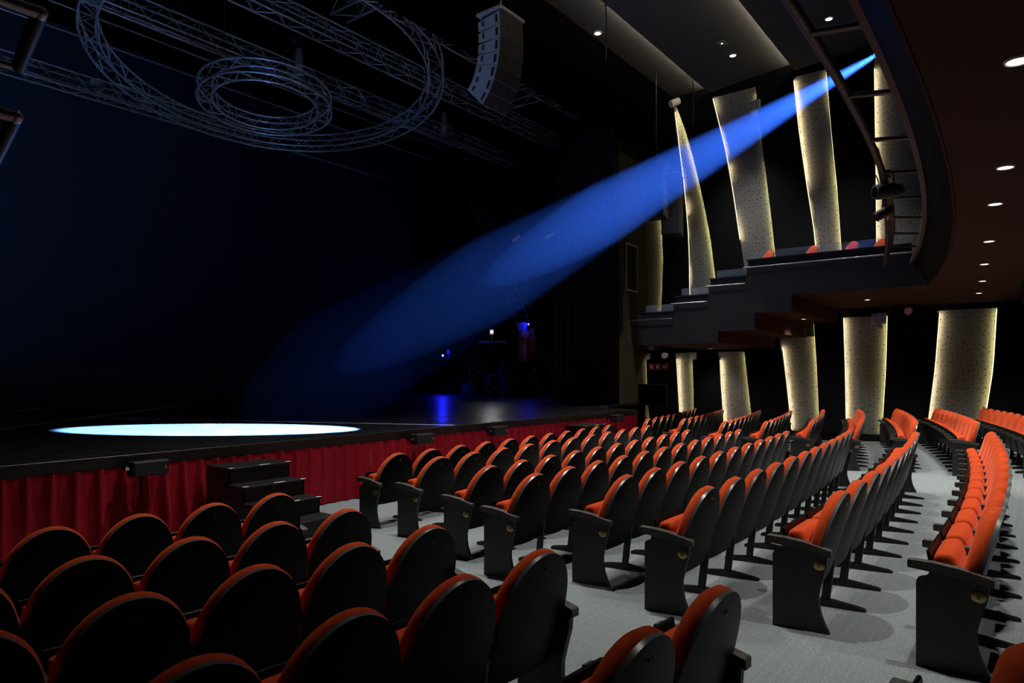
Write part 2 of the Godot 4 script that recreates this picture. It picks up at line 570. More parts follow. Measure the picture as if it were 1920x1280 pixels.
func gallery() -> void:
	var st := new_st()
	slab(st, 14.6, 18.5, 2.57, 2.7, 5.51, 7.43)
	var gal := struct("ceiling_gallery", commit(st), M.soffit_paint)
	part("soffit_slab", slabmesh(14.6, 18.5, 2.825, 2.95, 4.72, 5.51), M.soffit_paint, gal)
	part("soffit_slab", slabmesh(14.6, 18.5, 3.18, 3.3, 3.97, 4.72), M.soffit_paint, gal)
	part("soffit_slab", slabmesh(14.6, 18.5, 3.51, 3.63, 1.4, 3.97), M.soffit_paint, gal)
	part("riser", slabmesh(14.6, 18.5, 2.57, 2.9, 5.49, 5.53), M.soffit_paint, gal)
	part("riser", slabmesh(14.6, 18.5, 2.825, 3.25, 4.70, 4.74), M.soffit_paint, gal)
	part("riser", slabmesh(14.6, 18.5, 3.18, 3.6, 3.95, 3.99), M.soffit_paint, gal)
	struct("wall_gallery_end", slabmesh(14.49, 18.5, 2.57, 3.28, 7.36, 7.44), M.gallery_blue)
	var deck := struct("floor_gallery", slabmesh(14.6, 18.5, 2.72, 2.8, 6.5, 7.36), M.gallery_blue)
	part("deck", slabmesh(14.6, 18.5, 3.0, 3.1, 5.7, 6.5), M.gallery_blue, deck)
	part("deck", slabmesh(14.6, 18.5, 3.35, 3.45, 4.85, 5.7), M.gallery_blue, deck)
	part("deck", slabmesh(14.6, 18.5, 3.7, 3.78, 1.5, 4.85), M.gallery_blue, deck)
	var face := struct("wall_gallery", slabmesh(14.50, 14.58, 2.60, 3.0, 6.6, 7.4), M.gallery_blue)
	var at := func(x, y, z): return P(14.59 - z, y, x)
	var fas := [
		[PackedVector2Array([Vector2(7.43, 2.57), Vector2(7.43, 3.14), Vector2(6.54, 3.14), Vector2(6.54, 2.57)]), 7.43, 6.54, 3.14],
		[PackedVector2Array([Vector2(6.54, 2.57), Vector2(6.54, 3.47), Vector2(5.72, 3.47), Vector2(5.72, 2.57)]), 6.54, 5.72, 3.47],
		[PackedVector2Array([Vector2(5.72, 2.57), Vector2(5.72, 3.80), Vector2(4.90, 3.80), Vector2(4.90, 2.825), Vector2(5.51, 2.825), Vector2(5.51, 2.57)]), 5.72, 4.90, 3.80],
		[PackedVector2Array([Vector2(4.90, 2.825), Vector2(4.90, 4.13), Vector2(1.60, 4.13), Vector2(1.60, 3.51), Vector2(3.97, 3.51), Vector2(3.97, 3.18), Vector2(4.72, 3.18), Vector2(4.72, 2.825)]), 4.90, 1.60, 4.13]]
	for k in 4:
		var f: Array = fas[k]
		st = new_st()
		prism(st, f[0], 0.10, at)
		part("fascia_panel", commit(st), M.gallery_blue, face)
		part("ledge", slabmesh(14.56, 14.68, f[3] - 0.1, f[3] + 0.17, f[1] - 0.02, f[2] + 0.0), M.gallery_blue, face)
		part("ledge_cap", slabmesh(14.535, 14.70, f[3] + 0.165, f[3] + 0.19, f[1], f[2]), M.gallery_blue, face)
		var gl := part("glass_screen", slabmesh(14.66, 14.672, f[3] + 0.19, f[3] + 0.36, f[1] - 0.12, f[2] + 0.03), M.glass, face)
		gl.set_meta("label", "low clear glass screen on the ledge")
		# handrail on the outside of the step
		var a: float = f[1] + (0.25 if k == 0 else 0.04)
		var b: float = f[2]
		var words: String = ["lowest step of the dark side gallery", "second step of the dark side gallery", "third step of the dark side gallery", "long top step of the dark side gallery"][k]
		var h := thing("handrail", "thin steel handrail along the " + words, "handrail", P(14.42, f[3], (a + b) / 2), 0.0, "gallery handrails")
		var l := a - b
		var pp := [Vector3(0, 0, -l / 2), Vector3(0, 0, l / 2)]
		if k == 0:
			pp = [Vector3(0.02, -0.5, -l / 2 + 0.06), Vector3(0.0, -0.1, -l / 2 + 0.03), Vector3(0, 0, -l / 2)] + [Vector3(0, 0, l / 2)]
		part("bar", tubemesh(pp, 0.016, 8), M.rail_steel, h)
		var n := 2 if k < 3 else 4
		for i in n:
			var z := lerpf(-l * 0.3, l * 0.4, float(i) / (n - 1))
			part("bracket", tubemesh([Vector3(0, -0.01, z), Vector3(0.03, -0.05, z), Vector3(0.07, -0.06, z)], 0.009, 6), M.black_steel, h)


func edge_to(pts: Array, y0: float, y1: float) -> PackedVector2Array:
	# polyline of (v, y), top to bottom, cut or lengthened to run from y1 (top) down to y0
	var p := []
	for q in pts:
		p.append(Vector2(q[0] * 0.979, CAM_Y + 0.979 * (q[1] - CAM_Y)))
	var out := PackedVector2Array()
	var n := p.size()
	var at := func(y: float) -> float:
		for i in n - 1:
			if y <= p[i].y and y >= p[i + 1].y:
				return lerpf(p[i].x, p[i + 1].x, (p[i].y - y) / (p[i].y - p[i + 1].y))
		var a: Vector2 = p[0] if y > p[0].y else p[n - 2]
		var b: Vector2 = p[1] if y > p[0].y else p[n - 1]
		return a.x + (b.x - a.x) * (y - a.y) / (b.y - a.y)
	for i in 9:
		var y := lerpf(y1, y0, i / 8.0)
		out.append(Vector2(at.call(y), y))
	return out


func side_wall() -> void:
	var w := struct("wall_right", slabmesh(18.6, 18.9, -0.5, 10.3, -8.3, 9.6), M.black_wall)
	part("plinth", slabmesh(18.46, 18.6, -0.2, 0.42, -8.0, 9.3), M.black_panel, w)
	var U := {
		"1R": [[8.93, 6.74], [8.83, 5.83], [8.82, 5.17], [8.88, 3.88]],
		"2L": [[8.32, 8.3], [8.2, 7.39], [8.09, 6.24], [8.05, 5.57], [8.03, 4.3]],
		"2R": [[8.45, 9.86], [8.22, 9.3], [7.76, 7.72], [7.66, 7.14], [7.4, 6.0], [7.24, 4.72]],
		"3L": [[7.39, 9.93], [6.98, 8.25], [6.76, 7.0], [6.57, 5.66]],
		"3R": [[6.12, 9.96], [5.98, 8.5], [5.81, 7.19], [5.65, 5.81], [5.58, 5.12]],
		"4L": [[5.16, 9.95], [5.02, 8.48], [4.83, 7.02], [4.63, 5.67], [4.58, 5.12]],
		"4R": [[4.33, 10.04], [4.18, 8.02], [4.04, 6.56], [3.95, 5.12]],
		"5L": [[3.21, 8.91], [3.18, 6.74], [3.17, 5.31]],
		"5R": [[2.0, 8.91], [1.98, 6.74], [1.97, 5.31]]}
	var D := {
		"1R": [[9.37, 2.39], [9.35, 1.81], [9.32, 1.08], [9.26, 0.51]],
		"2L": [[8.44, 2.38], [8.4, 1.67], [8.34, 0.71]], "2R": [[7.91, 2.33], [7.88, 1.59], [7.87, 0.82]],
		"3L": [[7.13, 2.31], [7.1, 1.63], [7.04, 0.84]], "3R": [[6.41, 2.54], [6.32, 1.7], [6.22, 0.81]],
		"4L": [[5.45, 2.84], [5.31, 1.65], [5.18, 0.35]], "4R": [[4.62, 3.41], [4.54, 2.19], [4.48, 0.76]],
		"5L": [[3.92, 3.32], [3.88, 2.03], [3.86, 0.74]], "5R": [[2.91, 3.27], [2.94, 2.03], [3.01, 0.77]],
		"6L": [[1.84, 3.34], [1.93, 2.02], [2.07, 0.75]], "6R": [[0.72, 3.4], [0.79, 2.02], [0.91, 1.1]],
		"7L": [[-0.6, 3.4], [-0.55, 2.02], [-0.45, 1.1]]}
	var back := func(x, y, z): return P(18.6 - z, y, x)
	var proud := func(x, y, z): return P(18.56 - z, y, x)
	# perforated boards in the openings: (zone, left edge, right edge, bottom, top)
	for a in [[U, "", "1R", 2.6, 9.6], [U, "2L", "2R", 2.8, 9.62], [U, "3L", "3R", 3.2, 9.62], [U, "4L", "4R", 3.6, 9.62], [U, "5L", "5R", 3.6, 9.62],
			[D, "", "1R", 0.4, 2.5], [D, "2L", "2R", 0.4, 2.5], [D, "3L", "3R", 0.4, 2.5], [D, "4L", "4R", 0.4, 2.85], [D, "5L", "5R", 0.4, 3.30], [D, "6L", "6R", 0.4, 3.36]]:
		var z: Dictionary = a[0]
		var r := edge_to(z[a[2]], a[3], a[4])
		var l := edge_to(z[a[1]], a[3], a[4]) if a[1] else PackedVector2Array([Vector2(9.28, a[4]), Vector2(9.28, a[3])])
		var poly := PackedVector2Array()
		for q in l:
			poly.append(q + Vector2(0.06 if a[1] else 0.0, 0))
		for i in range(r.size() - 1, -1, -1):
			poly.append(r[i] - Vector2(0.06, 0))
		var st := new_st()
		prism(st, poly, 0.03, back)
		part("perforated_panel", commit(st), M.perforated, w)
	# black boards standing proud between them: their edges carry the strips of light
	for a in [[U, "1R", "2L", 2.6, 9.5], [U, "2R", "3L", 3.2, 9.6], [U, "3R", "4L", 3.6, 9.6], [U, "4R", "5L", 3.6, 9.6],
			[D, "1R", "2L", 0.42, 2.32], [D, "2R", "3L", 0.42, 2.30], [D, "3R", "4L", 0.42, 2.5], [D, "4R", "5L", 0.42, 3.28], [D, "5R", "6L", 0.42, 3.30], [D, "6R", "7L", 0.42, 3.33]]:
		var z: Dictionary = a[0]
		var l := edge_to(z[a[1]], a[3], a[4])
		var r := edge_to(z[a[2]], a[3], a[4])
		var poly := PackedVector2Array()
		for q in l:
			poly.append(q)
		for i in range(r.size() - 1, -1, -1):
			poly.append(r[i])
		var st := new_st()
		prism(st, poly, 0.14, proud)
		part("black_board", commit(st), M.black_panel, w)
	# strips of light along the edges: (zone, edge, side the light goes, lowest, highest, strength per metre)
	for a in [[U, "1R", 1, 3.55, 6.65], [U, "2L", -1, 3.75, 9.45], [U, "2R", 1, 3.95, 9.55], [U, "3L", -1, 5.55, 9.55], [U, "3R", 1, 4.35, 9.45], [U, "4L", -1, 4.3, 9.5], [U, "4R", 1, 4.3, 9.5], [U, "5L", -1, 4.3, 9.3],
			[D, "1R", 1, 0.45, 2.3], [D, "2L", -1, 0.45, 2.32], [D, "2R", 1, 0.45, 2.28], [D, "3L", -1, 0.45, 2.28], [D, "3R", 1, 0.45, 2.46], [D, "4L", -1, 0.45, 2.6], [D, "4R", 1, 0.45, 3.28], [D, "5L", -1, 0.45, 3.28], [D, "5R", 1, 0.45, 3.28], [D, "6L", -1, 0.45, 3.30], [D, "6R", 1, 0.45, 3.32]]:
		var e := edge_to(a[0][a[1]], a[3], a[4])
		var pts := []
		for q in e:
			pts.append(P(18.495, q.y, q.x + 0.012 * a[2]))
		part("led_strip", tubemesh(pts, 0.008, 6), M.led_warm, w)
		# the light itself: two straight lengths of the strip
		var warm := Color(1.0, 0.90, 0.68) if a[2] < 0 else Color(1.0, 0.94, 0.60)
		for k in 2:
			var i0 := 4 * k
			var i1 := 4 * k + 4
			var p0: Vector3 = pts[i0]
			var p1: Vector3 = pts[i1]
			var al := AreaLight3D.new()
			al.name = "led_strip_glow"
			al.area_size = Vector2(0.012, p0.distance_to(p1))
			al.light_color = warm
			al.light_energy = LED_PER_M * p0.distance_to(p1) * (1.0 if a[2] < 0 else 0.55)
			al.area_normalize_energy = true
			al.area_range = 30.0
			al.shadow_enabled = true
			w.add_child(al, true)
			var y := (p0 - p1).normalized()
			var dir := Vector3(1.0, 0, -0.05 * a[2]).normalized()   # onto the board behind
			var zz := -dir
			var xx := y.cross(zz).normalized()
			zz = xx.cross(y).normalized()
			al.transform = Transform3D(Basis(xx, y, zz), (p0 + p1) / 2 + Vector3(0, 0, -0.012 * a[2]))


const LED_PER_M := 0.42


func ceiling_work() -> void:
	# three sloping ceiling boards; light is hidden behind the front edge of each lower one
	var c := struct("ceiling_panels", slabmesh(-6.0, 18.6, 10.1, 10.16, -8.0, 8.4), M.ceiling_paint)
	var cuts := [[7.22, 8.37, 9.97, 9.90], [4.9, 7.33, 10.0, 9.80], [2.3, 5.02, 10.0, 9.80], [-8.0, 2.42, 10.0, 9.80]]
	for q in cuts:
		var st := new_st()
		var poly := PackedVector2Array([Vector2(q[0], q[2]), Vector2(q[1], q[3]), Vector2(q[1], q[3] + 0.05), Vector2(q[0], q[2] + 0.05)])
		prism(st, poly, 24.6, func(x, y, z): return P(-6.0 + z, y, x))
		part("ceiling_board", commit(st), M.ceiling_paint, c)
	for v in [7.29, 4.98]:
		for k in 6:
			part("led_strip", tubemesh([P(-5.8 + 4.04 * k, 9.872, v), P(-1.78 + 4.04 * k, 9.872, v)], 0.01, 6), M.led_cove, c)
		for k in 4:
			var al := AreaLight3D.new()
			al.name = "cove_glow"
			al.area_size = Vector2(6.0, 0.02)
			al.light_color = Color(1.0, 0.95, 0.84)
			al.light_energy = 3.0
			al.area_normalize_energy = true
			al.area_range = 30.0
			al.shadow_enabled = true
			c.add_child(al, true)
			# faces up and towards the stage
			al.transform = Transform3D(Basis.looking_at(Vector3(0, 0.5, -0.85).normalized(), Vector3.UP), P(-2.8 + 6.1 * k, 9.885, v + 0.012))


# ------------------------------------------------------------------ theatre seats
func lean(y: float) -> float:   # z of the back's rear face at height y; 0 at the top
	var k := 0.81 - y
	return -0.20 * k - 0.10 * k * k


func halfw(y: float, grow: float) -> float:
	if y <= 0.5:
		return lerpf(0.222, 0.248, clampf((y - 0.24) / 0.26, 0, 1)) + grow
	var q := (y - 0.5) / (0.31 + grow)
	return (0.248 + grow) * sqrt(maxf(0.0, 1.0 - q * q))


func back_rows(grow: float) -> Array:
	var ys := []
	for i in 5:
		ys.append(0.24 - grow * 0.5 + (0.26 + grow * 0.5) * i / 5.0)
	for i in 11:
		ys.append(0.5 + (0.31 + grow) * sin(PI / 2 * i / 10.0))
	return ys


func back_sheet(grow: float, off: Callable) -> Array:
	var g := []
	for y in back_rows(grow):
		var row := []
		var w := halfw(y, grow)
		for i in 11:
			var s := -1.0 + i / 5.0
			var x := w * s
			row.append(Vector3(x, y, lean(y) - 0.28 * x * x - off.call(s, y)))
		g.append(row)
	return g


func rim_strip(st: SurfaceTool, a: Array, b: Array, group: int) -> void:
	# joins the borders of two sheets
	var pa := []
	var pb := []
	for r in a.size():
		pa.append(a[r][0]); pb.append(b[r][0])
	for r in range(a.size() - 1, -1, -1):
		pa.append(a[r][10]); pb.append(b[r][10])
	grid(st, [pa, pb], group)
	var la := []
	var lb := []
	for i in range(10, -1, -1):
		la.append(a[0][i]); lb.append(b[0][i])
	grid(st, [la, lb], group + 1)


func seat_meshes() -> Dictionary:
	var S := {}
	var st := new_st()
	var rear := back_sheet(0.0, func(_s, _y): return 0.0)
	var fore := back_sheet(0.003, func(_s, _y): return 0.02)
	grid(st, rear, 1)
	S.shell = commit(st)
	st = new_st()
	rim_strip(st, rear, fore, 1)
	S.rim = commit(st)
	st = new_st()
	var p0 := back_sheet(0.001, func(_s, _y): return 0.018)
	var p1 := back_sheet(0.010, func(_s, _y): return 0.028)
	var p2 := back_sheet(0.014, func(_s, _y): return 0.058)
	var p3 := back_sheet(0.0, func(s, y):
		var top := clampf((0.81 - y) / 0.06, 0, 1)
		var e := (1.0 - pow(absf(s), 4.0)) * sqrt(top)
		return 0.078 + 0.024 * e + 0.022 * e * exp(-pow((y - 0.42) / 0.09, 2)))
	rim_strip(st, p0, p1, 1)
	rim_strip(st, p1, p2, 1)
	rim_strip(st, p2, p3, 1)
	grid(st, p3, 1, true)
	S.pad = commit(st)
	# folded seat: a thick cushion on a thin board
	st = new_st()
	var tilt := Transform3D(Basis(Vector3.RIGHT, -0.16), Vector3(0, 0.425, -0.235))
	var g := []
	for k in 13:
		var q: float = [-1.0, -0.985, -0.95, -0.88, -0.7, -0.4, 0.0, 0.4, 0.7, 0.88, 0.95, 0.985, 1.0][k]
		var sc: float = [0.55, 0.78, 0.9, 0.97, 1.0, 1.02, 1.03, 1.02, 1.0, 0.97, 0.9, 0.78, 0.55][k]
		var row := []
		for i in 25:
			var a := TAU * i / 24.0
			var c := cos(a)
			var s := sin(a)
			row.append(tilt * Vector3(q * 0.222, signf(s) * pow(absf(s), 0.45) * 0.165 * lerpf(1.0, sc, 0.35), signf(c) * pow(absf(c), 0.55) * 0.058 * sc))
		g.append(row)
	grid(st, g, 1, true)
	for e in [0, 12]:
		for i in range(1, 23):
			if e == 0:
				tri(st, g[e][0], g[e][i], g[e][i + 1])
			else:
				tri(st, g[e][0], g[e][i + 1], g[e][i])
	S.cushion = commit(st)
	st = new_st()
	box(st, Vector3(0, 0.005, -0.064), Vector3(0.462, 0.36, 0.016), 0.005)
	S.board = commit(st)
	S.board_at = tilt
	var arm := PackedVector2Array([Vector2(-0.41, 0.505), Vector2(-0.414, 0.512), Vector2(-0.414, 0.541), Vector2(-0.408, 0.547), Vector2(-0.30, 0.546), Vector2(-0.18, 0.533), Vector2(-0.04, 0.502), Vector2(-0.034, 0.496), Vector2(-0.034, 0.462), Vector2(-0.2, 0.49)])
	st = new_st()
	prism(st, arm, 0.056, func(x, y, z): return Vector3(z - 0.028, y, x))
	S.arm = commit(st)
	st = new_st()
	prism(st, PackedVector2Array([Vector2(-0.41, 0.505), Vector2(-0.414, 0.512), Vector2(-0.414, 0.541), Vector2(-0.408, 0.547), Vector2(-0.30, 0.546), Vector2(-0.18, 0.533), Vector2(-0.105, 0.517), Vector2(-0.105, 0.475), Vector2(-0.2, 0.49)]), 0.05, func(x, y, z): return Vector3(z - 0.025, y, x))
	S.arm_mid = commit(st)
	st = new_st()
	prism(st, PackedVector2Array([Vector2(-0.375, -0.03), Vector2(-0.375, 0.435), Vector2(-0.368, 0.452), Vector2(-0.35, 0.463), Vector2(-0.33, 0.468), Vector2(-0.318, 0.482), Vector2(-0.312, 0.51), Vector2(-0.2, 0.495), Vector2(-0.055, 0.465), Vector2(-0.06, 0.40), Vector2(-0.085, 0.31), Vector2(-0.105, 0.23), Vector2(-0.105, 0.17), Vector2(-0.09, 0.10), Vector2(-0.065, 0.04), Vector2(-0.04, -0.01)]), 0.032, func(x, y, z): return Vector3(z - 0.016, y, x))
	S.panel = commit(st)
	st = new_st()
	var str0 := Vector3(0, 0.012, -0.20)
	var str1 := Vector3(0, 0.40, -0.155)
	box(st, (str0 + str1) / 2, Vector3(0.028, 0.055, (str1 - str0).length()), 0.006, Basis.looking_at(str1 - str0, Vector3.RIGHT) * Basis(Vector3.BACK, PI / 2))
	S.strut = commit(st)
	st = new_st()
	prism(st, PackedVector2Array([Vector2(-0.40, -0.015), Vector2(-0.40, 0.012), Vector2(-0.38, 0.02), Vector2(-0.22, 0.042), Vector2(-0.16, 0.042), Vector2(0.03, 0.02), Vector2(0.05, 0.012), Vector2(0.05, -0.012)]), 0.045, func(x, y, z): return Vector3(z - 0.0225, y, x))
	S.foot = commit(st)
	# number ring on the back
	st = new_st()
	var ring := []
	for i in 16:
		ring.append(Vector3(cos(TAU * i / 16.0) * 0.013, sin(TAU * i / 16.0) * 0.013, 0))
	tube(st, ring, 0.002, 5, true)
	box(st, Vector3(0, 0, 0), Vector3(0.008, 0.003, 0.003))
	S.ring = commit(st)
	st = new_st()
	lathe(st, [Vector2(0.0001, 0.004), Vector2(0.027, 0.004), Vector2(0.03, 0.002), Vector2(0.03, -0.002)], 20)
	S.plate = commit(st)
	return S


var S := {}


func number_mesh(n: int) -> TextMesh:
	var t := TextMesh.new()
	var f := SystemFont.new()
	f.font_names = PackedStringArray(["Droid Sans"])
	f.font_weight = 700
	t.font = f
	t.text = str(n)
	t.font_size = 32
	t.pixel_size = 0.001
	t.depth = 0.002
	return t


func seat_base() -> Node3D:
	var o := Node3D.new()
	part("backrest_shell", S.shell, M.lacquer, o)
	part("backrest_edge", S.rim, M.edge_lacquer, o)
	part("back_cushion", S.pad, M.velvet, o)
	var c := part("seat_cushion", S.cushion, M.velvet, o)
	part("seat_board", S.board, M.lacquer, c, S.board_at)
	part("number_ring", S.ring, M.nickel, o, Transform3D(Basis(Vector3.RIGHT, -0.25), Vector3(0, 0.745, lean(0.745) + 0.002)))
	return o


func end_fittings(o: Node3D, side: float, number: int) -> void:
	var e := part("end_panel", S.panel, M.panel_wood, o, Transform3D(Basis.IDENTITY, Vector3(0.262 * side, 0, 0)))
	var p := part("row_number_plate", S.plate, M.brass, e, Transform3D(Basis(Vector3(0, 0, 1.15 * side), Vector3(side, 0, 0), Vector3(0, 1, 0)), Vector3(0.018 * side, 0.405, -0.10)))
	p.set_meta("label", "small oval brass plate with the row number %d" % number)
	if not S.has(number):
		S[number] = number_mesh(number)
	part("row_number", S[number], M.dark_print, e, Transform3D(Basis(Vector3(0, 0, -side), Vector3(0, 1, 0), Vector3(side, 0, 0)), Vector3(0.0225 * side, 0.405, -0.10)))


func seat_row(tag: String, rown: int, V: float, u0: float, u1: float, n: int, aisle: String, block: String, ord_row: int, panels: int) -> void:
	var pitch := (u1 - u0) / (n - 1)
	for i in n:
		var u := u0 + pitch * i
		var v := V + (u - 5.0) * (u - 5.0) / 104.0
		var o := seat_base()
		o.name = numbered("theatre_seat")
		add_child(o)
		o.position = P(u, floor_y(u, v), v)
		o.rotation.y = atan((u - 5.0) / 52.0)
		o.scale.x = pitch / 0.524
		var k := i if tag != "L" else n - 1 - i
		o.set_meta("label", "orange velvet theatre seat, %s from the %s, %s row of the %s" % [ORD[k], aisle, ORD[ord_row], block])
		o.set_meta("category", "theatre seat")
		o.set_meta("group", "orange theatre seats in rows")
		var first := i == 0 and (panels & 1)
		if first:
			end_fittings(o, -1.0, rown)
		part("armrest", S.arm if first else S.arm_mid, M.dark_wood, o, Transform3D(Basis.IDENTITY, Vector3(-0.262, 0, 0)))
		if not first:
			part("strut", S.strut, M.black_steel, o, Transform3D(Basis.IDENTITY, Vector3(-0.262, 0, 0)))
			part("foot", S.foot, M.black_steel, o, Transform3D(Basis.IDENTITY, Vector3(-0.262, 0, 0)))
		if i == n - 1:
			part("armrest", S.arm, M.dark_wood, o, Transform3D(Basis.IDENTITY, Vector3(0.262, 0, 0)))
			if panels & 2:
				end_fittings(o, 1.0, rown)


func seats() -> void:
	S = seat_meshes()
	var Vs := [5.80, 5.02, 3.98, 3.25, 2.52, 1.74, 0.94, 0.13, -0.76]
	var C := [[5.44, 10.94, 11], [5.31, 10.92, 11], [4.89, 9.97, 11], [4.60, 10.23, 12], [4.81, 10.01, 11], [4.51, 10.35, 12], [4.68, 10.17, 11], [4.45, 10.38, 12]]
	for r in C.size():
		seat_row("C", r + 1, Vs[r], C[r][0], C[r][1], C[r][2], "near aisle", "middle block", r, 3)
	var R := [[13.15, 18.0, 10], [13.2, 17.7, 9], [12.3, 17.0, 10], [12.4, 16.95, 9], [12.85, 17.5, 9], [12.8, 17.6, 9], [12.9, 17.75, 10], [12.75, 17.85, 10], [12.9, 18.0, 10]]
	for r in R.size():
		seat_row("R", r + 1, Vs[r], R[r][0], R[r][1], R[r][2], "aisle", "far block", r, 3)
	var L := [[2, 4.60, 0.58, 3.08, 6], [3, 3.48, 0.36, 2.86, 6], [4, 2.53, 0.16, 2.67, 6], [5, 1.63, -0.05, 2.46, 6], [6, 0.76, 0.25, 2.29, 5], [7, -0.10, 1.2, 2.2, 3]]
	for k in L.size():
		seat_row("L", L[k][0], L[k][1], L[k][2], L[k][3], L[k][4], "aisle", "near left block", k, 2)
	# a few seats of the side gallery show above its parapet
	var places := [[4.62, "nearest the stage"], [3.72, "second from the stage"], [2.95, "third from the stage"], [2.42, "nearest the balcony"]]
	for q in places:
		var o := seat_base()
		o.name = numbered("gallery_seat")
		add_child(o)
		o.position = P(15.35, 3.78, q[0])
		o.rotation.y = 0.75
		part("armrest", S.arm, M.dark_wood, o, Transform3D(Basis.IDENTITY, Vector3(-0.262, 0, 0)))
		part("foot", S.foot, M.black_steel, o, Transform3D(Basis.IDENTITY, Vector3(-0.262, 0, 0)))
		part("strut", S.strut, M.black_steel, o, Transform3D(Basis.IDENTITY, Vector3(-0.262, 0, 0)))
		o.set_meta("label", "red seat peeking over the side gallery parapet, " + q[1])
		o.set_meta("category", "theatre seat")
		o.set_meta("group", "seats in the side gallery")


# ------------------------------------------------------------------ front of the stage
func stage_front() -> void:
	var sk := thing("stage_skirt", "pleated red cloth skirt hanging along the front of the stage", "curtain", P(7.0, STAGE_Y - 0.13, STAGE_V))
	var cuts := [-1.0, 3.38, 7.45, 9.3, 13.56, 14.86]
	for s in 5:
		var st := new_st()
		var n := int((cuts[s + 1] - cuts[s]) / 0.0175)
		var g := []
		for j in 9:
			var t := j / 8.0
			var row := []
			for i in n + 1:
				var u: float = lerpf(cuts[s], cuts[s + 1], float(i) / n)
				var k := u / 0.21 + 0.12 * sin(u * 3.1)
				var ph := k - floorf(k)
				var id := floorf(k)
				var top := 0.05 * smoothstep(0.0, 0.06, ph) * (1.0 - smoothstep(0.26, 0.32, ph))
				var swing := 0.5 + 0.5 * cos((ph - 0.15) * TAU)
				var amp := 0.11 * (0.75 + 0.5 * sin(id * 12.9898))
				var d := lerpf(top, pow(swing, 3.0) * amp, smoothstep(0.0, 0.75, t)) + 0.012 * t * sin(u * 2.3 + id)
				if s < 4 and t < 0.55:   # cloth is pulled aside behind the loudspeakers
					d -= 0.05 * exp(-pow((u - cuts[s + 1]) / 0.12, 2)) * (1.0 - t)
				var y := lerpf(STAGE_Y - 0.125, floor_y(u, 7.6) + 0.012, t)
				row.append(P(u, y, STAGE_V - 0.004 - d) - sk.position)
			g.append(row)
		grid(st, g, 1, true)
		part("cloth_panel", commit(st), M.red_cloth, sk)
	# end panel round the corner
	var st2 := new_st()
	var g2 := []
	for j in 7:
		var t := j / 6.0
		var row := []
		for i in 61:
			var v := lerpf(7.64, 9.28, i / 60.0)
			row.append(P(14.88 + 0.03 * t * (1.0 + sin(v * 31.0)), lerpf(STAGE_Y - 0.125, 0.15, t), v) - sk.position)
		g2.append(row)
	grid(st2, g2, 1, true)
	part("cloth_panel", commit(st2), M.red_cloth, sk)
	var where := ["nearest the camera", "between the two stairs, second from the left", "between the two stairs, third from the left", "near the far stage corner"]
	var k := 0
	for u in [3.38, 7.45, 9.3, 13.56]:
		var t := thing("front_fill_speaker", "small black loudspeaker on the stage edge, " + where[k], "loudspeaker", P(u, STAGE_Y - 0.14, STAGE_V - 0.17), 0.0, "loudspeakers along the stage edge")
		part("cabinet", boxmesh(Vector3(0.36, 0.155, 0.16), 0.008, Vector3(0, 0, 0.0)), M.speaker_black, t)
		part("grille", boxmesh(Vector3(0.335, 0.135, 0.008), 0.002, Vector3(0, 0, 0.082)), M.speaker_grille, t)
		part("badge", boxmesh(Vector3(0.006, 0.035, 0.003), 0.0, Vector3(0.145, 0, 0.087)), M.white_plastic, t)
		part("bracket", boxmesh(Vector3(0.05, 0.04, 0.10), 0.004, Vector3(-0.2, 0.01, -0.05)), M.black_steel, t)
		part("knob", tubemesh([Vector3(-0.19, 0.0, 0.0), Vector3(-0.235, 0.0, 0.0)], 0.016, 10), M.nickel, t)
		k += 1
	stairs(P(4.4, floor_y(4.4, 6.6), 7.5), "black wooden stage stair with white tape marks, beside the first loudspeaker")
	stairs(P(11.9, floor_y(11.9, 6.6), 7.55), "black wooden stage stair with white tape marks, partly hidden behind the seats")


func stairs(at: Vector3, label: String) -> void:
	var t := thing("stage_stair", label, "stair", at)
	var w := 0.76
	var top := 0.86 - at.y
	for i in 4:
		var y := top - 0.175 * i
		var z0 := 0.5 + 0.29 * (i - 1) if i else 0.03
		var z1 := 0.5 + 0.29 * i
		part("tread", boxmesh(Vector3(w + 0.02, 0.025, z1 - z0 + 0.02), 0.003, Vector3(0, y - 0.0125, (z0 + z1) / 2 + 0.01)), M.case_black, t)
		part("riser", boxmesh(Vector3(w, y - 0.025 if i == 3 else 0.15, 0.018), 0.0, Vector3(0, (y - 0.025) / 2 if i == 3 else y - 0.1, z1 - 0.009)), M.case_black, t)
		for s in [-1, 1]:
			part("side_board", boxmesh(Vector3(0.02, y - 0.025, z1 - z0), 0.0, Vector3(s * (w / 2 - 0.01), (y - 0.025) / 2, (z0 + z1) / 2)), M.case_black, t)
			part("tape_corner", boxmesh(Vector3(0.06, 0.004, 0.035), 0.0, Vector3(s * (w / 2 - 0.022), y + 0.001, z1 + 0.006)), M.tape, t)
		if i < 3:
			part("tape_mark", boxmesh(Vector3(0.13, 0.004, 0.03), 0.0, Vector3(0.05, y + 0.001, z1 + 0.008)), M.tape, t)


func strip_on_stage(a: Vector2, b: Vector2, w: float, label: String) -> void:
	var d := b - a
	var st := new_st()
	box(st, Vector3.ZERO, Vector3(d.length(), 0.002, w))
	one("floor_tape", commit(st), M.tape, label, "tape", P((a.x + b.x) / 2, STAGE_Y + 0.0012, (a.y + b.y) / 2), atan2(d.y, d.x), "white tape lines on the stage")


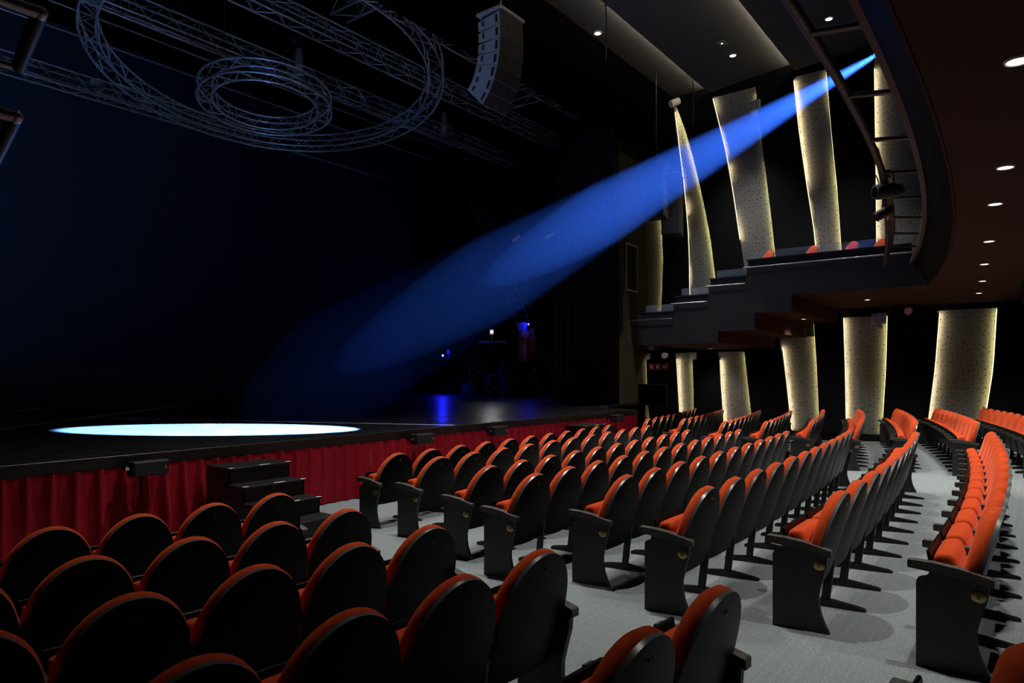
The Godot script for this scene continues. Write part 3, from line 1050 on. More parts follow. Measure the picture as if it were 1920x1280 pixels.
# ------------------------------------------------------------------ the stage house
func stage_house() -> void:
	# black backdrop in soft folds
	var b := thing("backdrop", "huge black cloth backdrop hanging across the back of the stage", "curtain", P(7.0, STAGE_Y, 23.7))
	var st := new_st()
	var g := []
	for j in 13:
		var row := []
		for i in 141:
			var u := -8.8 + 31.8 * i / 140.0
			var y := 0.01 + 11.5 * j / 12.0
			row.append(Vector3(u - 7.0, y, 0.05 * sin(u * 1.9 + 0.3 * sin(y * 0.8)) + 0.04 * sin(u * 0.7 - y * 0.5)))
		g.append(row)
	grid(st, g, 1)
	part("cloth", commit(st), M.black_cloth, b)
	part("hem_pipe", tubemesh([Vector3(-15.7, 0.03, 0.03), Vector3(15.9, 0.03, 0.03)], 0.025, 6), M.black_steel, b)
	# side drape at the proscenium
	drape("proscenium_drape", "tall dark grey drape hanging at the far side of the proscenium opening", [Vector2(15.75, 8.75), Vector2(16.0, 9.4), Vector2(16.25, 10.1), Vector2(17.1, 11.1), Vector2(18.05, 12.2)], STAGE_Y + 0.02, 8.45, 0.06)
	# wing drapes deeper on the stage
	drape("wing_drape", "black wing drape behind the flight cases at the side of the stage", [Vector2(22.8, 21.6), Vector2(24.4, 20.6)], STAGE_Y + 0.02, 9.5, 0.05)
	# tape lines on the stage floor
	strip_on_stage(Vector2(3.0, 12.16), Vector2(9.56, 18.8), 0.06, "white tape line running up the stage, left of the light pool")
	strip_on_stage(Vector2(5.53, 14.5), Vector2(8.41, 7.69), 0.06, "white tape line from behind the light pool to the stage edge")
	strip_on_stage(Vector2(5.05, 18.18), Vector2(8.2, 21.4), 0.05, "faint white tape line far up the stage on the left")
	strip_on_stage(Vector2(8.2, 21.4), Vector2(9.12, 18.84), 0.05, "short faint white tape line far up the stage, joining two others")
	# flight cases
	flight_case(P(22.7, STAGE_Y, 19.3), 0.75, 0.62, 0.42, -0.75, "black flight case with open upright lid, farthest left of the cases", 1)
	flight_case(P(21.0, STAGE_Y, 17.0), 0.62, 0.62, 0.62, -0.70, "black flight case on castors with white lettering, between two others", 2)
	flight_case(P(20.55, STAGE_Y, 15.55), 1.25, 0.62, 0.62, -0.60, "long black flight case with lamps lying in its open top", 3)
	# pale box and striped kerb on the wing floor
	one("grey_crate", boxmesh(Vector3(0.9, 0.42, 0.5), 0.01, Vector3(0, 0.21, 0)), M.grey_box, "plain grey crate on the wing floor left of the flight cases", "crate", P(23.3, STAGE_Y, 20.2), -0.8)
	mast_lift(P(21.85, STAGE_Y, 16.15))
	# white batten lights high in the wing
	for q in [[18.6, 6.55, 14.1, 0.9, "left"], [19.3, 6.65, 13.2, 0.8, "right"]]:
		var t := thing("batten_light", "unlit white tube batten hanging high in the wing, %s of the pair" % q[4], "lamp", P(q[0], q[1], q[2]), 0.9, "unlit white battens")
		part("housing", boxmesh(Vector3(1.1, 0.10, 0.12), 0.02), M.white_plastic, t)
		part("end_cap", boxmesh(Vector3(0.04, 0.11, 0.13), 0.01, Vector3(-0.55, 0, 0)), M.black_steel, t)
		part("end_cap", boxmesh(Vector3(0.04, 0.11, 0.13), 0.01, Vector3(0.55, 0, 0)), M.black_steel, t)
		part("wire", tubemesh([Vector3(0.1, 0.04, 0), Vector3(0.1, 13.29 - q[1], 0)], 0.008, 5), M.steel_wire, t)
	var t2 := thing("wall_batten_light", "unlit white wall batten in the wing above the flight cases", "lamp", P(24.0, 3.35, 19.6), -0.75)
	part("housing", boxmesh(Vector3(1.25, 0.11, 0.1), 0.02), M.white_plastic, t2)
	part("hook", tubemesh([Vector3(0.3, 0.05, 0), Vector3(0.3, 0.9, 0), Vector3(0.3, 4.5, 0)], 0.008, 5), M.steel_wire, t2)
	# rear ladder truss leaning in the wing
	var lad := thing("leaning_ladder", "long thin ladder leaning across the wing behind the lift", "ladder", P(23.1, STAGE_Y, 15.8))
	var top := P(21.2, 9.1, 18.2) - lad.position
	for s in [-0.2, 0.2]:
		part("stile", tubemesh([Vector3(s, 0.0, s), top + Vector3(s, 0, s)], 0.035, 6), M.aluminium, lad)
	for k in 24:
		var q := top * ((k + 1) / 25.0)
		part("rung", tubemesh([q + Vector3(-0.2, 0, -0.2), q + Vector3(0.2, 0, 0.2)], 0.016, 5), M.aluminium, lad)
	# small lights and signs in the wing
	blue_led(P(21.9, 2.70, 20.7), "small blue pilot light low on the backdrop edge, mirrored in the stage", 1.4)
	var es := thing("exit_sign", "small green sign plate beside the blue pilot light", "sign", P(22.05, 2.86, 20.5), -0.9)
	part("post", tubemesh([Vector3(0, -0.08, -0.01), Vector3(0, STAGE_Y - 2.86, -0.01)], 0.012, 6), M.black_steel, es)
	part("plate", boxmesh(Vector3(0.16, 0.2, 0.01), 0.0), M.sign_green, es)
	part("ring", tubemesh(circle(0.05, 14), 0.008, 5, true), M.white_plastic, es, Transform3D(Basis.IDENTITY, Vector3(0, 0.02, 0.008)))
	part("arrow", boxmesh(Vector3(0.07, 0.012, 0.004), 0.0), M.white_plastic, es, Transform3D(Basis(Vector3.BACK, -0.8), Vector3(0, 0.02, 0.008)))
	var wl := thing("pilot_lamp", "tiny white lamp glowing in the dark of the wing", "lamp", P(17.8, 3.30, 14.57), -0.9)
	part("plate", boxmesh(Vector3(0.14, 0.18, 0.02), 0.004), M.black_steel, wl)
	part("post", tubemesh([Vector3(0, -0.05, -0.01), Vector3(0, STAGE_Y - 3.30, -0.01)], 0.015, 6), M.black_steel, wl)
	var wb := part("bulb", tubemesh([Vector3(0, 0.01, 0.01), Vector3(0, 0.01, 0.03)], 0.016, 10), M.led_white_small, wl)
	var ol := OmniLight3D.new()
	ol.name = "bulb_glow"
	ol.light_energy = 0.45
	ol.light_size = 0.02
	ol.shadow_enabled = true
	wb.add_child(ol)
	ol.position = Vector3(0, 0.01, 0.06)
	var gb := thing("guide_sign", "small green sign hanging behind the orange lift", "sign", P(23.4, 2.75, 16.3), -0.9)
	part("post", tubemesh([Vector3(0, -0.1, -0.02), Vector3(0, STAGE_Y - 2.75, -0.02)], 0.015, 6), M.black_steel, gb)
	part("plate", boxmesh(Vector3(0.2, 0.26, 0.012), 0.002), M.sign_green, gb)
	part("symbol", boxmesh(Vector3(0.05, 0.14, 0.004), 0.0, Vector3(0, 0, 0.008)), M.white_plastic, gb)


func circle(r: float, n: int) -> Array:
	var a := []
	for i in n:
		a.append(Vector3(cos(TAU * i / n) * r, sin(TAU * i / n) * r, 0))
	return a


func drape(called: String, label: String, path: Array, y0: float, y1: float, amp: float) -> void:
	var o := thing(called, label, "curtain", P(path[0].x, y0, path[0].y))
	var c := Curve2D.new()
	for p in path:
		c.add_point(p)
	var l := c.get_baked_length()
	var n := int(l / 0.04)
	var st := new_st()
	var g := []
	for j in 9:
		var t := j / 8.0
		var row := []
		for i in n + 1:
			var s := l * i / n
			var p := c.sample_baked(s)
			var q := c.sample_baked(minf(s + 0.02, l)) - c.sample_baked(maxf(s - 0.02, 0))
			var nn := Vector2(-q.y, q.x).normalized()
			p += nn * amp * (sin(s * 8.2 + 0.8 * sin(s * 2.2)) * (1.0 - 0.35 * t) + 0.4 * sin(s * 19.0 + t))
			row.append(P(p.x, lerpf(y0, y1, t), p.y) - o.position)
		g.append(row)
	grid(st, g, 1, true)
	part("cloth", commit(st), M.drape, o)
	var top := []
	for p in path:
		top.append(P(p.x, y1 + 0.02, p.y) - o.position)
	part("track", tubemesh(top, 0.03, 6), M.black_steel, o)


func blue_led(at: Vector3, label: String, e: float) -> void:
	var t := thing("blue_pilot_light", label, "lamp", at, -0.9)
	part("housing", boxmesh(Vector3(0.12, 0.16, 0.05), 0.01, Vector3(0, 0, -0.03)), M.black_steel, t)
	part("post", tubemesh([Vector3(0, -0.05, -0.03), Vector3(0, STAGE_Y - at.y, -0.03)], 0.015, 6), M.black_steel, t)
	part("bulb", tubemesh([Vector3(0, 0, -0.01), Vector3(0, 0, 0.02), Vector3(0, 0, 0.03)], 0.035, 10), M.led_blue, t)
	var o := OmniLight3D.new()
	o.name = "pilot_glow"
	o.light_color = Color(0.1, 0.12, 1.0)
	o.light_energy = e
	o.light_size = 0.035
	o.omni_range = 40.0
	o.omni_attenuation = 2.0
	o.shadow_enabled = true
	t.add_child(o)
	o.position = Vector3(0, 0, 0.08)


func flight_case(at: Vector3, w: float, d: float, h: float, turn: float, label: String, kind: int) -> void:
	var t := thing("flight_case", label, "flight case", at, turn, "flight cases on the wing")
	var y := 0.14
	part("body", boxmesh(Vector3(w, h, d), 0.004, Vector3(0, y + h / 2, 0)), M.case_black, t)
	var e := 0.012
	for sx in [-1, 1]:
		for sz in [-1, 1]:
			part("edge_strip", boxmesh(Vector3(0.028, h, 0.028), 0.003, Vector3(sx * (w / 2 - e + 0.004), y + h / 2, sz * (d / 2 - e + 0.004))), M.aluminium, t)
			part("castor", tubemesh([Vector3(sx * (w / 2 - 0.1) - 0.02, 0.05, sz * (d / 2 - 0.1)), Vector3(sx * (w / 2 - 0.1) + 0.02, 0.05, sz * (d / 2 - 0.1))], 0.05, 12), M.speaker_grey, t)
			part("castor_fork", boxmesh(Vector3(0.06, 0.06, 0.06), 0.004, Vector3(sx * (w / 2 - 0.1), 0.11, sz * (d / 2 - 0.1))), M.aluminium, t)
	for sy in [0, 1]:
		for sz in [-1, 1]:
			part("edge_strip", boxmesh(Vector3(w, 0.028, 0.028), 0.003, Vector3(0, y + sy * h, sz * (d / 2 - e + 0.004))), M.aluminium, t)
		for sx in [-1, 1]:
			part("edge_strip", boxmesh(Vector3(0.028, 0.028, d), 0.003, Vector3(sx * (w / 2 - e + 0.004), y + sy * h, 0)), M.aluminium, t)
	for sx in [-1, 1]:
		for yy in [0.25, 0.7]:
			part("latch", boxmesh(Vector3(0.10, 0.08, 0.012), 0.003, Vector3(sx * (w / 2 - 0.14), y + h * yy, d / 2 + 0.006)), M.aluminium, t)
	if kind > 1:
		var tm := TextMesh.new()
		var f := SystemFont.new()
		f.font_names = PackedStringArray(["Droid Sans"])
		f.font_weight = 800
		tm.font = f
		tm.text = "ROBE"
		tm.font_size = 40
		tm.pixel_size = 0.0028
		tm.depth = 0.004
		if kind == 2:
			part("lettering", tm, M.white_plastic, t, Transform3D(Basis.IDENTITY, Vector3(0, y + h * 0.3, d / 2 + 0.004)))
		else:
			part("lettering", tm, M.white_plastic, t, Transform3D(Basis(Vector3.UP, PI / 2), Vector3(w / 2 + 0.004, y + h * 0.3, 0)))
	if kind == 1:
		var lid := part("lid", boxmesh(Vector3(w, 0.68, 0.1), 0.006, Vector3(0, y + h + 0.35, -d / 2 + 0.02)), M.case_black, t)
		part("lid_label", boxmesh(Vector3(0.13, 0.17, 0.004), 0.0, Vector3(0, y + h + 0.36, -d / 2 + 0.073)), M.grey_box, lid)
		for sx in [-1, 1]:
			part("edge_strip", boxmesh(Vector3(0.024, 0.68, 0.11), 0.003, Vector3(sx * w / 2, y + h + 0.35, -d / 2 + 0.02)), M.aluminium, lid)
		part("edge_strip", boxmesh(Vector3(w, 0.024, 0.11), 0.003, Vector3(0, y + h + 0.69, -d / 2 + 0.02)), M.aluminium, lid)
	elif kind == 2:
		for k in 6:
			part("plug", tubemesh([Vector3(-0.2 + k * 0.08, y + h + 0.01, 0.1), Vector3(-0.2 + k * 0.08, y + h + 0.11, 0.1)], 0.015, 6), M.white_plastic, t)
	else:
		for k in 4:
			var x := -0.45 + k * 0.3
			part("lamp_head", tubemesh([Vector3(x, y + h + 0.1, 0.2), Vector3(x, y + h + 0.12, -0.1)], 0.095, 14), M.speaker_black, t)
			part("lamp_rim", tubemesh(circle(0.092, 16), 0.008, 5, true), M.aluminium, t, Transform3D(Basis.IDENTITY, Vector3(x, y + h + 0.1, 0.205)))
		var lid := part("lid", boxmesh(Vector3(w, 0.10, 0.66), 0.006), M.case_black, t, Transform3D(Basis(Vector3.RIGHT, -0.55), Vector3(0, y + h + 0.32, -d / 2 + 0.12)))
		part("edge_strip", boxmesh(Vector3(w, 0.026, 0.026), 0.003, Vector3(0, 0.045, 0.33)), M.aluminium, lid)


func mast_lift(at: Vector3) -> void:
	var t := thing("mast_lift", "orange personnel lift with silver mast standing behind the flight cases", "lift", at, -0.85)
	part("base", boxmesh(Vector3(0.75, 0.22, 1.2), 0.03, Vector3(0.1, 0.2, 0)), M.lift_orange, t)
	for sx in [-1, 1]:
		for sz in [-1, 1]:
			part("wheel", tubemesh([Vector3(0.1 + sx * 0.38 - 0.03, 0.1, sz * 0.45), Vector3(0.1 + sx * 0.38 + 0.03, 0.1, sz * 0.45)], 0.1, 14), M.case_black, t)
	part("mast", boxmesh(Vector3(0.16, 1.75, 0.16), 0.01, Vector3(-0.05, 1.15, 0.05)), M.aluminium, t)
	var m := part("mast_inner", boxmesh(Vector3(0.09, 0.7, 0.09), 0.01, Vector3(-0.02, 2.2, 0.05)), M.aluminium, t)
	for k in 7:
		part("warning_stripe", boxmesh(Vector3(0.07, 0.05, 0.004), 0.0), M.lift_yellow, m, Transform3D(Basis(Vector3.BACK, 0.6), Vector3(-0.05, 0.9 + k * 0.17, 0.133)))
	part("mast_cover", boxmesh(Vector3(0.42, 1.5, 0.06), 0.01, Vector3(-0.05, 1.65, -0.1)), M.lift_orange, t)
	part("counterweight", boxmesh(Vector3(0.2, 1.0, 0.16), 0.02, Vector3(0.28, 2.15, -0.05)), M.lift_orange, t)
	part("battery_box", boxmesh(Vector3(0.2, 0.8, 0.22), 0.01, Vector3(-0.33, 0.95, 0.05)), M.case_black, t)
	part("battery_box", boxmesh(Vector3(0.24, 0.8, 0.22), 0.01, Vector3(0.33, 0.95, 0.05)), M.case_black, t)
	part("decal", boxmesh(Vector3(0.12, 0.08, 0.004), 0.0, Vector3(-0.33, 0.95, 0.163)), M.lift_yellow, t)
	part("decal", boxmesh(Vector3(0.14, 0.12, 0.004), 0.0, Vector3(0.33, 1.05, 0.163)), M.white_plastic, t)
	part("control_box", boxmesh(Vector3(0.34, 0.34, 0.14), 0.01, Vector3(-0.14, 2.72, 0.1)), M.grey_box, t)
	part("pulley_head", boxmesh(Vector3(0.3, 0.26, 0.2), 0.01, Vector3(-0.02, 2.42, 0.08)), M.aluminium, t)
	# basket of bent orange tube
	part("basket_rail", tubemesh([Vector3(0.05, 1.55, 0.1), Vector3(0.35, 1.45, 0.35), Vector3(1.0, 1.45, 0.4), Vector3(1.0, 1.45, -0.2), Vector3(0.3, 1.45, -0.3)], 0.022, 8), M.lift_orange, t)
	part("basket_rail", tubemesh([Vector3(0.1, 0.85, 0.1), Vector3(0.4, 0.85, 0.35), Vector3(1.0, 0.82, 0.4), Vector3(1.0, 0.82, -0.2), Vector3(0.3, 0.82, -0.3)], 0.022, 8), M.lift_orange, t)
	for p in [Vector3(0.42, 0, 0.36), Vector3(1.0, 0, 0.4), Vector3(1.0, 0, -0.2)]:
		part("basket_post", tubemesh([Vector3(p.x, 0.3, p.z), Vector3(p.x, 1.45, p.z)], 0.022, 8), M.lift_orange, t)
	var b := part("beacon", tubemesh([Vector3(0.1, 2.78, 0.2), Vector3(0.1, 2.84, 0.2)], 0.035, 10), M.led_blue, t)
	var o := OmniLight3D.new()
	o.name = "beacon_glow"
	o.light_color = Color(0.1, 0.12, 1.0)
	o.light_energy = 0.35
	o.light_size = 0.035
	o.omni_range = 40.0
	o.omni_attenuation = 2.0
	o.shadow_enabled = true
	b.add_child(o)
	o.position = Vector3(0.1, 2.81, 0.27)


# ------------------------------------------------------------------ rigging over the stage
func truss(called: String, label: String, a: Vector3, b: Vector3, size: float, r: float, m: Material, up := Vector3.UP) -> Node3D:
	var mid := (a + b) / 2
	var t := thing(called, label, "truss", mid, 0.0, "trusses over the stage")
	var d := (b - a).normalized()
	var side := d.cross(up).normalized()
	var h := size / 2
	var cor := [side * h + up * h, side * h - up * h, -side * h - up * h, -side * h + up * h]
	for c in cor:
		part("chord", tubemesh([a + c - mid, b + c - mid], r, 8), m, t)
	var st := new_st()
	var n := int(a.distance_to(b) / size)
	for f in 4:
		var c0: Vector3 = cor[f]
		var c1: Vector3 = cor[(f + 1) % 4]
		for k in n:
			var p := a.lerp(b, float(k) / n) - mid
			var q := a.lerp(b, float(k + 1) / n) - mid
			if (k + f) % 2 == 0:
				tube(st, [p + c0, q + c1], r * 0.45, 5)
			else:
				tube(st, [p + c1, q + c0], r * 0.45, 5)
			if k % 4 == 0:
				tube(st, [p + c0, p + c1], r * 0.45, 5)
	var br := part("bracing", commit(st), m, t)
	br.set_meta("kind", "stuff")
	return t


func ring_truss(label: String, c: Vector3, r_out: float, w: float, hh: float, nrm: Vector3, m: Material, segs: int) -> Node3D:
	var t := thing("ring_truss", label, "truss", c, 0.0, "ring trusses over the stage")
	var n := nrm.normalized()
	var e1 := n.cross(Vector3.BACK).normalized()
	var e2 := n.cross(e1)
	var at := func(a: float, r: float, y: float) -> Vector3: return (e1 * cos(a) + e2 * sin(a)) * r + n * y
	var rr := [r_out, r_out - w, r_out - w, r_out]
	var yy := [0.0, 0.0, hh, hh]
	for k in 4:
		var pts := []
		for i in segs * 2:
			pts.append(at.call(TAU * i / (segs * 2), rr[k], yy[k]))
		part("chord", tubemesh(pts, 0.024, 8, true), m, t)
	var st := new_st()
	for k in 4:
		var k2 := (k + 1) % 4
		for i in segs:
			var a0 := TAU * i / segs
			var a1 := TAU * (i + 1) / segs
			if i % 2 == 0:
				tube(st, [at.call(a0, rr[k], yy[k]), at.call(a1, rr[k2], yy[k2])], 0.010, 5)
			else:
				tube(st, [at.call(a0, rr[k2], yy[k2]), at.call(a1, rr[k], yy[k])], 0.010, 5)
	var br := part("bracing", commit(st), m, t)
	br.set_meta("kind", "stuff")
	# bolted joints between the bent lengths
	for i in 8:
		var a := TAU * (i + 0.3) / 8.0
		for k in 4:
			part("coupler", tubemesh([at.call(a - 0.02 / rr[k] * 2.0, rr[k], yy[k]), at.call(a + 0.02 / rr[k] * 2.0, rr[k], yy[k])], 0.034, 8), m, t)
	return t


func rigging() -> void:
	var nrm := Vector3(0.10, 1.0, -0.10)
	ring_truss("large ring of box truss hanging level over the stage", P(8.59, 8.39, 13.1), 3.63, 0.31, 0.31, nrm, M.steel_truss, 64)
	ring_truss("small ring of box truss hanging inside and below the large ring", P(8.59, 7.77, 13.44), 1.39, 0.30, 0.30, Vector3(0.08, 1, -0.08), M.steel_truss, 30)
	# slings and chains that hold the rings
	for q in [[P(8.59, 7.77, 13.44), 1.25, 3, "small"], [P(8.59, 8.39, 13.1), 3.45, 4, "large"]]:
		for i in q[2]:
			var a: float = TAU * (i + 0.35) / q[2]
			var foot: Vector3 = q[0] + Vector3(cos(a) * q[1], 0.3, sin(a) * q[1])
			var t := thing("hanging_chain", "%s steel sling holding the %s ring truss" % [ORD[i], q[3]], "sling", foot, 0.0, "slings of the ring trusses")
			part("wire", tubemesh([Vector3(0, 0.35, 0), Vector3(0, 5.0 - (foot.y - 8.0), 0)], 0.008, 5), M.steel_wire, t)
			part("sling", tubemesh([Vector3(-0.12, -0.05, 0), Vector3(-0.09, 0.2, 0), Vector3(0, 0.38, 0), Vector3(0.09, 0.2, 0), Vector3(0.12, -0.05, 0)], 0.008, 5), M.steel_wire, t)
			part("shackle", tubemesh([Vector3(0, 0.32, 0), Vector3(0.02, 0.37, 0), Vector3(0, 0.42, 0), Vector3(-0.02, 0.37, 0)], 0.012, 6, true), M.rail_steel, t)
	truss("straight_truss", "front box truss across the stage, beside the hanging loudspeaker array", P(-4.0, 9.68, 10.6), P(17.3, 9.66, 10.6), 0.45, 0.027, M.steel_truss)
	truss("straight_truss", "second box truss across the stage, passing behind the large ring", P(-4.0, 9.35, 12.3), P(18.3, 9.35, 12.3), 0.36, 0.025, M.steel_truss)
	truss("straight_truss", "third box truss across the stage with a grey chain bag", P(-4.0, 9.35, 14.6), P(19.2, 9.35, 14.6), 0.36, 0.025, M.steel_truss)
	truss("straight_truss", "box truss far back over the stage, seen left of the large ring", P(-6.0, 9.2, 19.2), P(12.0, 9.2, 19.2), 0.4, 0.03, M.steel_truss)
	truss("cross_truss", "short box truss crossing the front truss near the loudspeaker array", P(9.9, 10.2, 9.9), P(9.9, 10.2, 12.6), 0.45, 0.027, M.steel_truss)
	truss("cross_truss", "short box truss crossing the far end of the front truss", P(15.2, 9.68, 10.9), P(15.2, 9.68, 12.1), 0.45, 0.027, M.steel_truss)
	# lighting bars: plain pipes, row behind row
	var bars := [[12.9, 9.9], [13.6, 10.05], [15.7, 9.7], [16.4, 10.0], [17.2, 10.1], [17.9, 9.85], [20.4, 9.6], [21.3, 9.9]]
	for i in bars.size():
		var t := thing("lighting_bar", "thin steel lighting bar across the stage, %s from the front" % ORD[i], "bar", P(6.0, bars[i][1], bars[i][0]), 0.0, "lighting bars over the stage")
		part("pipe", tubemesh([Vector3(-13, 0, 0), Vector3(12.5, 0, 0)], 0.024, 6), M.steel_truss, t)
		for k in 6:
			part("wire", tubemesh([Vector3(-11 + k * 4.4, 0, 0), Vector3(-11 + k * 4.4, 13.25 - bars[i][1], 0)], 0.006, 4), M.steel_wire, t)
	# chain hoists with bags
	for q in [[10.05, 14.6, "left"], [15.3, 14.6, "right"]]:
		var t := thing("chain_hoist", "chain hoist with hanging grey cloth bag on the third truss, %s one" % q[2], "hoist", P(q[0], 9.35, q[1]), 0.0, "chain hoists")
		part("motor", boxmesh(Vector3(0.25, 0.32, 0.2), 0.03, Vector3(0, 0.9, 0)), M.black_steel, t)
		part("chain", tubemesh([Vector3(0, 0.75, 0), Vector3(0, 0.1, 0)], 0.012, 5), M.rail_steel, t)
		part("hook", tubemesh([Vector3(0, 0.2, 0), Vector3(0.04, 0.15, 0), Vector3(0.03, 0.1, 0), Vector3(-0.02, 0.1, 0)], 0.014, 6), M.sign_red, t)
		var st := new_st()
		lathe(st, [Vector2(0.05, 0.75), Vector2(0.09, 0.72), Vector2(0.11, 0.4), Vector2(0.09, 0.08), Vector2(0.001, 0.04)], 12)
		part("chain_bag", commit(st), M.speaker_grey, t, Transform3D(Basis.IDENTITY, Vector3(0.2, -0.1, 0)))
	for q in [[3.6, 19.2, "far left"], [7.4, 19.2, "near the small ring"]]:
		var t := thing("chain_hoist", "small dark hoist on the rear truss, %s" % q[2], "hoist", P(q[0], 9.2, q[1]), 0.0, "chain hoists")
		part("motor", boxmesh(Vector3(0.3, 0.3, 0.25), 0.04, Vector3(0, 0.1, 0)), M.steel_truss, t)
		part("chain", tubemesh([Vector3(0, 0.2, 0), Vector3(0, 4.0, 0)], 0.012, 5), M.rail_steel, t)
		part("hook", tubemesh(circle(0.06, 10), 0.014, 6, true), M.rail_steel, t, Transform3D(Basis.IDENTITY, Vector3(0, 0.32, 0)))
	line_array()
	# clear metal frames: ends of the left gallery's handrails, close to the camera
	for q in [[0, "upper one at the left edge"], [1, "lower one at the left edge"]]:
		var a := P(TOPS[q[0]].x, TOPS[q[0]].y, TOPS[q[0]].z)
		var b := P(FEET[q[0]].x, FEET[q[0]].y, FEET[q[0]].z)
		var t := thing("rail_frame", "thick black tube of a handrail end, " + q[1], "handrail", a, 0.0, "handrail ends at the left")
		part("upright", tubemesh([Vector3.ZERO, b - a], 0.042, 12), M.rail_black, t)
		part("top_bar", tubemesh([Vector3.ZERO, Vector3(-1.6, 0.0, 0.0)], 0.04, 12), M.rail_steel, t)
		part("lower_bar", tubemesh([b - a, b - a + Vector3(-1.6, 0.0, 0.0)], 0.026, 12), M.rail_steel, t)
		var st := new_st()
		lathe(st, [Vector2(0.001, 0.046), Vector2(0.03, 0.035), Vector2(0.046, 0.0), Vector2(0.03, -0.035), Vector2(0.001, -0.046)], 12)
		part("corner_cap", commit(st), M.rail_steel, t)


const TOPS := [Vector3(1.519, 4.058, 4.748), Vector3(1.427, 3.440, 4.867)]
const FEET := [Vector3(1.526, 3.840, 5.147), Vector3(1.431, 3.255, 5.271)]


func line_array() -> void:
	var t := thing("line_array", "curved hanging column of seven grey loudspeakers in front of the stage", "loudspeaker", P(10.1, 8.45, 8.05))
	part("bumper", boxmesh(Vector3(0.75, 0.06, 0.6), 0.01, Vector3(0, 0.16, 0)), M.speaker_grey, t)
	part("shackle", tubemesh([Vector3(0, 0.18, 0), Vector3(0.0, 0.32, 0), Vector3(0, 0.85, 0)], 0.02, 6), M.rail_steel, t)
	var p := Vector3(0, 0.1, 0.25)   # front top corner of the next cabinet
	var ang := -0.10
	for k in 7:
		ang += 0.03 + 0.028 * k
		var bas := Basis(Vector3.RIGHT, ang)
		var c := part("cabinet", trapezoid(), M.speaker_grey, t, Transform3D(bas, p))
		part("grille", boxmesh(Vector3(0.70, 0.235, 0.012), 0.004, Vector3(0, -0.122, 0.005)), M.speaker_grille, c)
		for s in [-0.12, 0.12]:
			part("grille_rib", boxmesh(Vector3(0.006, 0.235, 0.006), 0.0, Vector3(s, -0.122, 0.013)), M.black_steel, c)
		for s in [-1, 1]:
			part("handle", boxmesh(Vector3(0.02, 0.15, 0.06), 0.009, Vector3(s * 0.352, -0.122, -0.08)), M.speaker_black, c)
			part("handle", boxmesh(Vector3(0.02, 0.10, 0.05), 0.009, Vector3(s * 0.352, -0.11, -0.40)), M.speaker_black, c)
		p = p + bas * Vector3(0, -0.25, 0)
	# side column by the far wall
	var q := thing("side_array", "dark column of five loudspeakers hanging by the far side wall", "loudspeaker", P(16.75, 7.35, 8.05), 0.25)
	part("bumper", boxmesh(Vector3(0.85, 0.07, 0.6), 0.01, Vector3(-0.05, 0.05, 0)), M.speaker_black, q)
	for k in 5:
		var c := part("cabinet", boxmesh(Vector3(0.66, 0.25, 0.5), 0.012, Vector3(0, -0.13 - k * 0.262, 0)), M.speaker_black, q)
		part("grille", boxmesh(Vector3(0.63, 0.235, 0.012), 0.003, Vector3(0, -0.13 - k * 0.262, 0.255)), M.speaker_grille, c)
		for s in [-0.1, 0.1]:
			part("grille_rib", boxmesh(Vector3(0.006, 0.235, 0.006), 0.0, Vector3(s, -0.13 - k * 0.262, 0.263)), M.black_steel, c)
	part("hanger", tubemesh([Vector3(0, 0.08, 0), Vector3(0, 2.57, 0)], 0.012, 6), M.steel_wire, q)
	var w := thing("side_speaker", "large dark cabinet fixed to the far side wall beside the column", "loudspeaker", P(17.75, 5.75, 8.05), 0.25)
	part("cabinet", boxmesh(Vector3(0.62, 1.65, 0.5), 0.015, Vector3(0, 0.8, 0)), M.speaker_grille, w)
	part("grille", boxmesh(Vector3(0.58, 1.6, 0.012), 0.004, Vector3(0, 0.8, 0.255)), M.speaker_grille, w)
	part("trim", boxmesh(Vector3(0.64, 0.04, 0.52), 0.006, Vector3(0, 1.64, 0)), M.speaker_grey, w)
	part("bracket", boxmesh(Vector3(0.40, 0.1, 0.1), 0.01, Vector3(0.5, 0.8, -0.1)), M.black_steel, w)


func trapezoid() -> ArrayMesh:
	if not M.has("_trap"):
		var st := new_st()
		prism(st, PackedVector2Array([Vector2(0, 0), Vector2(0, -0.245), Vector2(-0.52, -0.205), Vector2(-0.52, -0.04)]), 0.7, func(x, y, z): return Vector3(z - 0.35, y, x))
		M["_trap"] = commit(st)
	return M["_trap"]


# ------------------------------------------------------------------ lamps of the house
func downlight(at: Vector3, r: float, energy: float, angle: float, label: String, group: String, tilt := 0.0) -> void:
	var t := thing("downlight", label, "lamp", at, 0.0, group)
	var st := new_st()
	lathe(st, [Vector2(r * 0.84, 0.002), Vector2(r * 0.86, -0.010), Vector2(r, -0.010), Vector2(r * 1.06, 0.002)], 20)
	part("trim_ring", commit(st), M.white_plastic, t)
	st = new_st()
	lathe(st, [Vector2(0.0001, 0.002), Vector2(r * 0.86, 0.002), Vector2(r * 0.86, -0.004), Vector2(0.0001, -0.005)], 20)
	part("lamp_lens", commit(st), M.lamp_white, t)
	var l := SpotLight3D.new()
	l.name = "beam"
	l.light_energy = energy
	l.light_color = Color(1.0, 0.975, 0.94)
	l.light_size = r * 0.7
	l.spot_angle = angle
	l.spot_angle_attenuation = 1.0
	l.spot_range = 40.0
	l.spot_attenuation = 2.0
	l.shadow_enabled = true
	t.add_child(l)
	l.position = Vector3(0, -0.03, 0)
	l.rotation_degrees = Vector3(-90 - tilt, 0, 0)


const SOFFIT_E := 4.2
const CEIL_E := 44.0


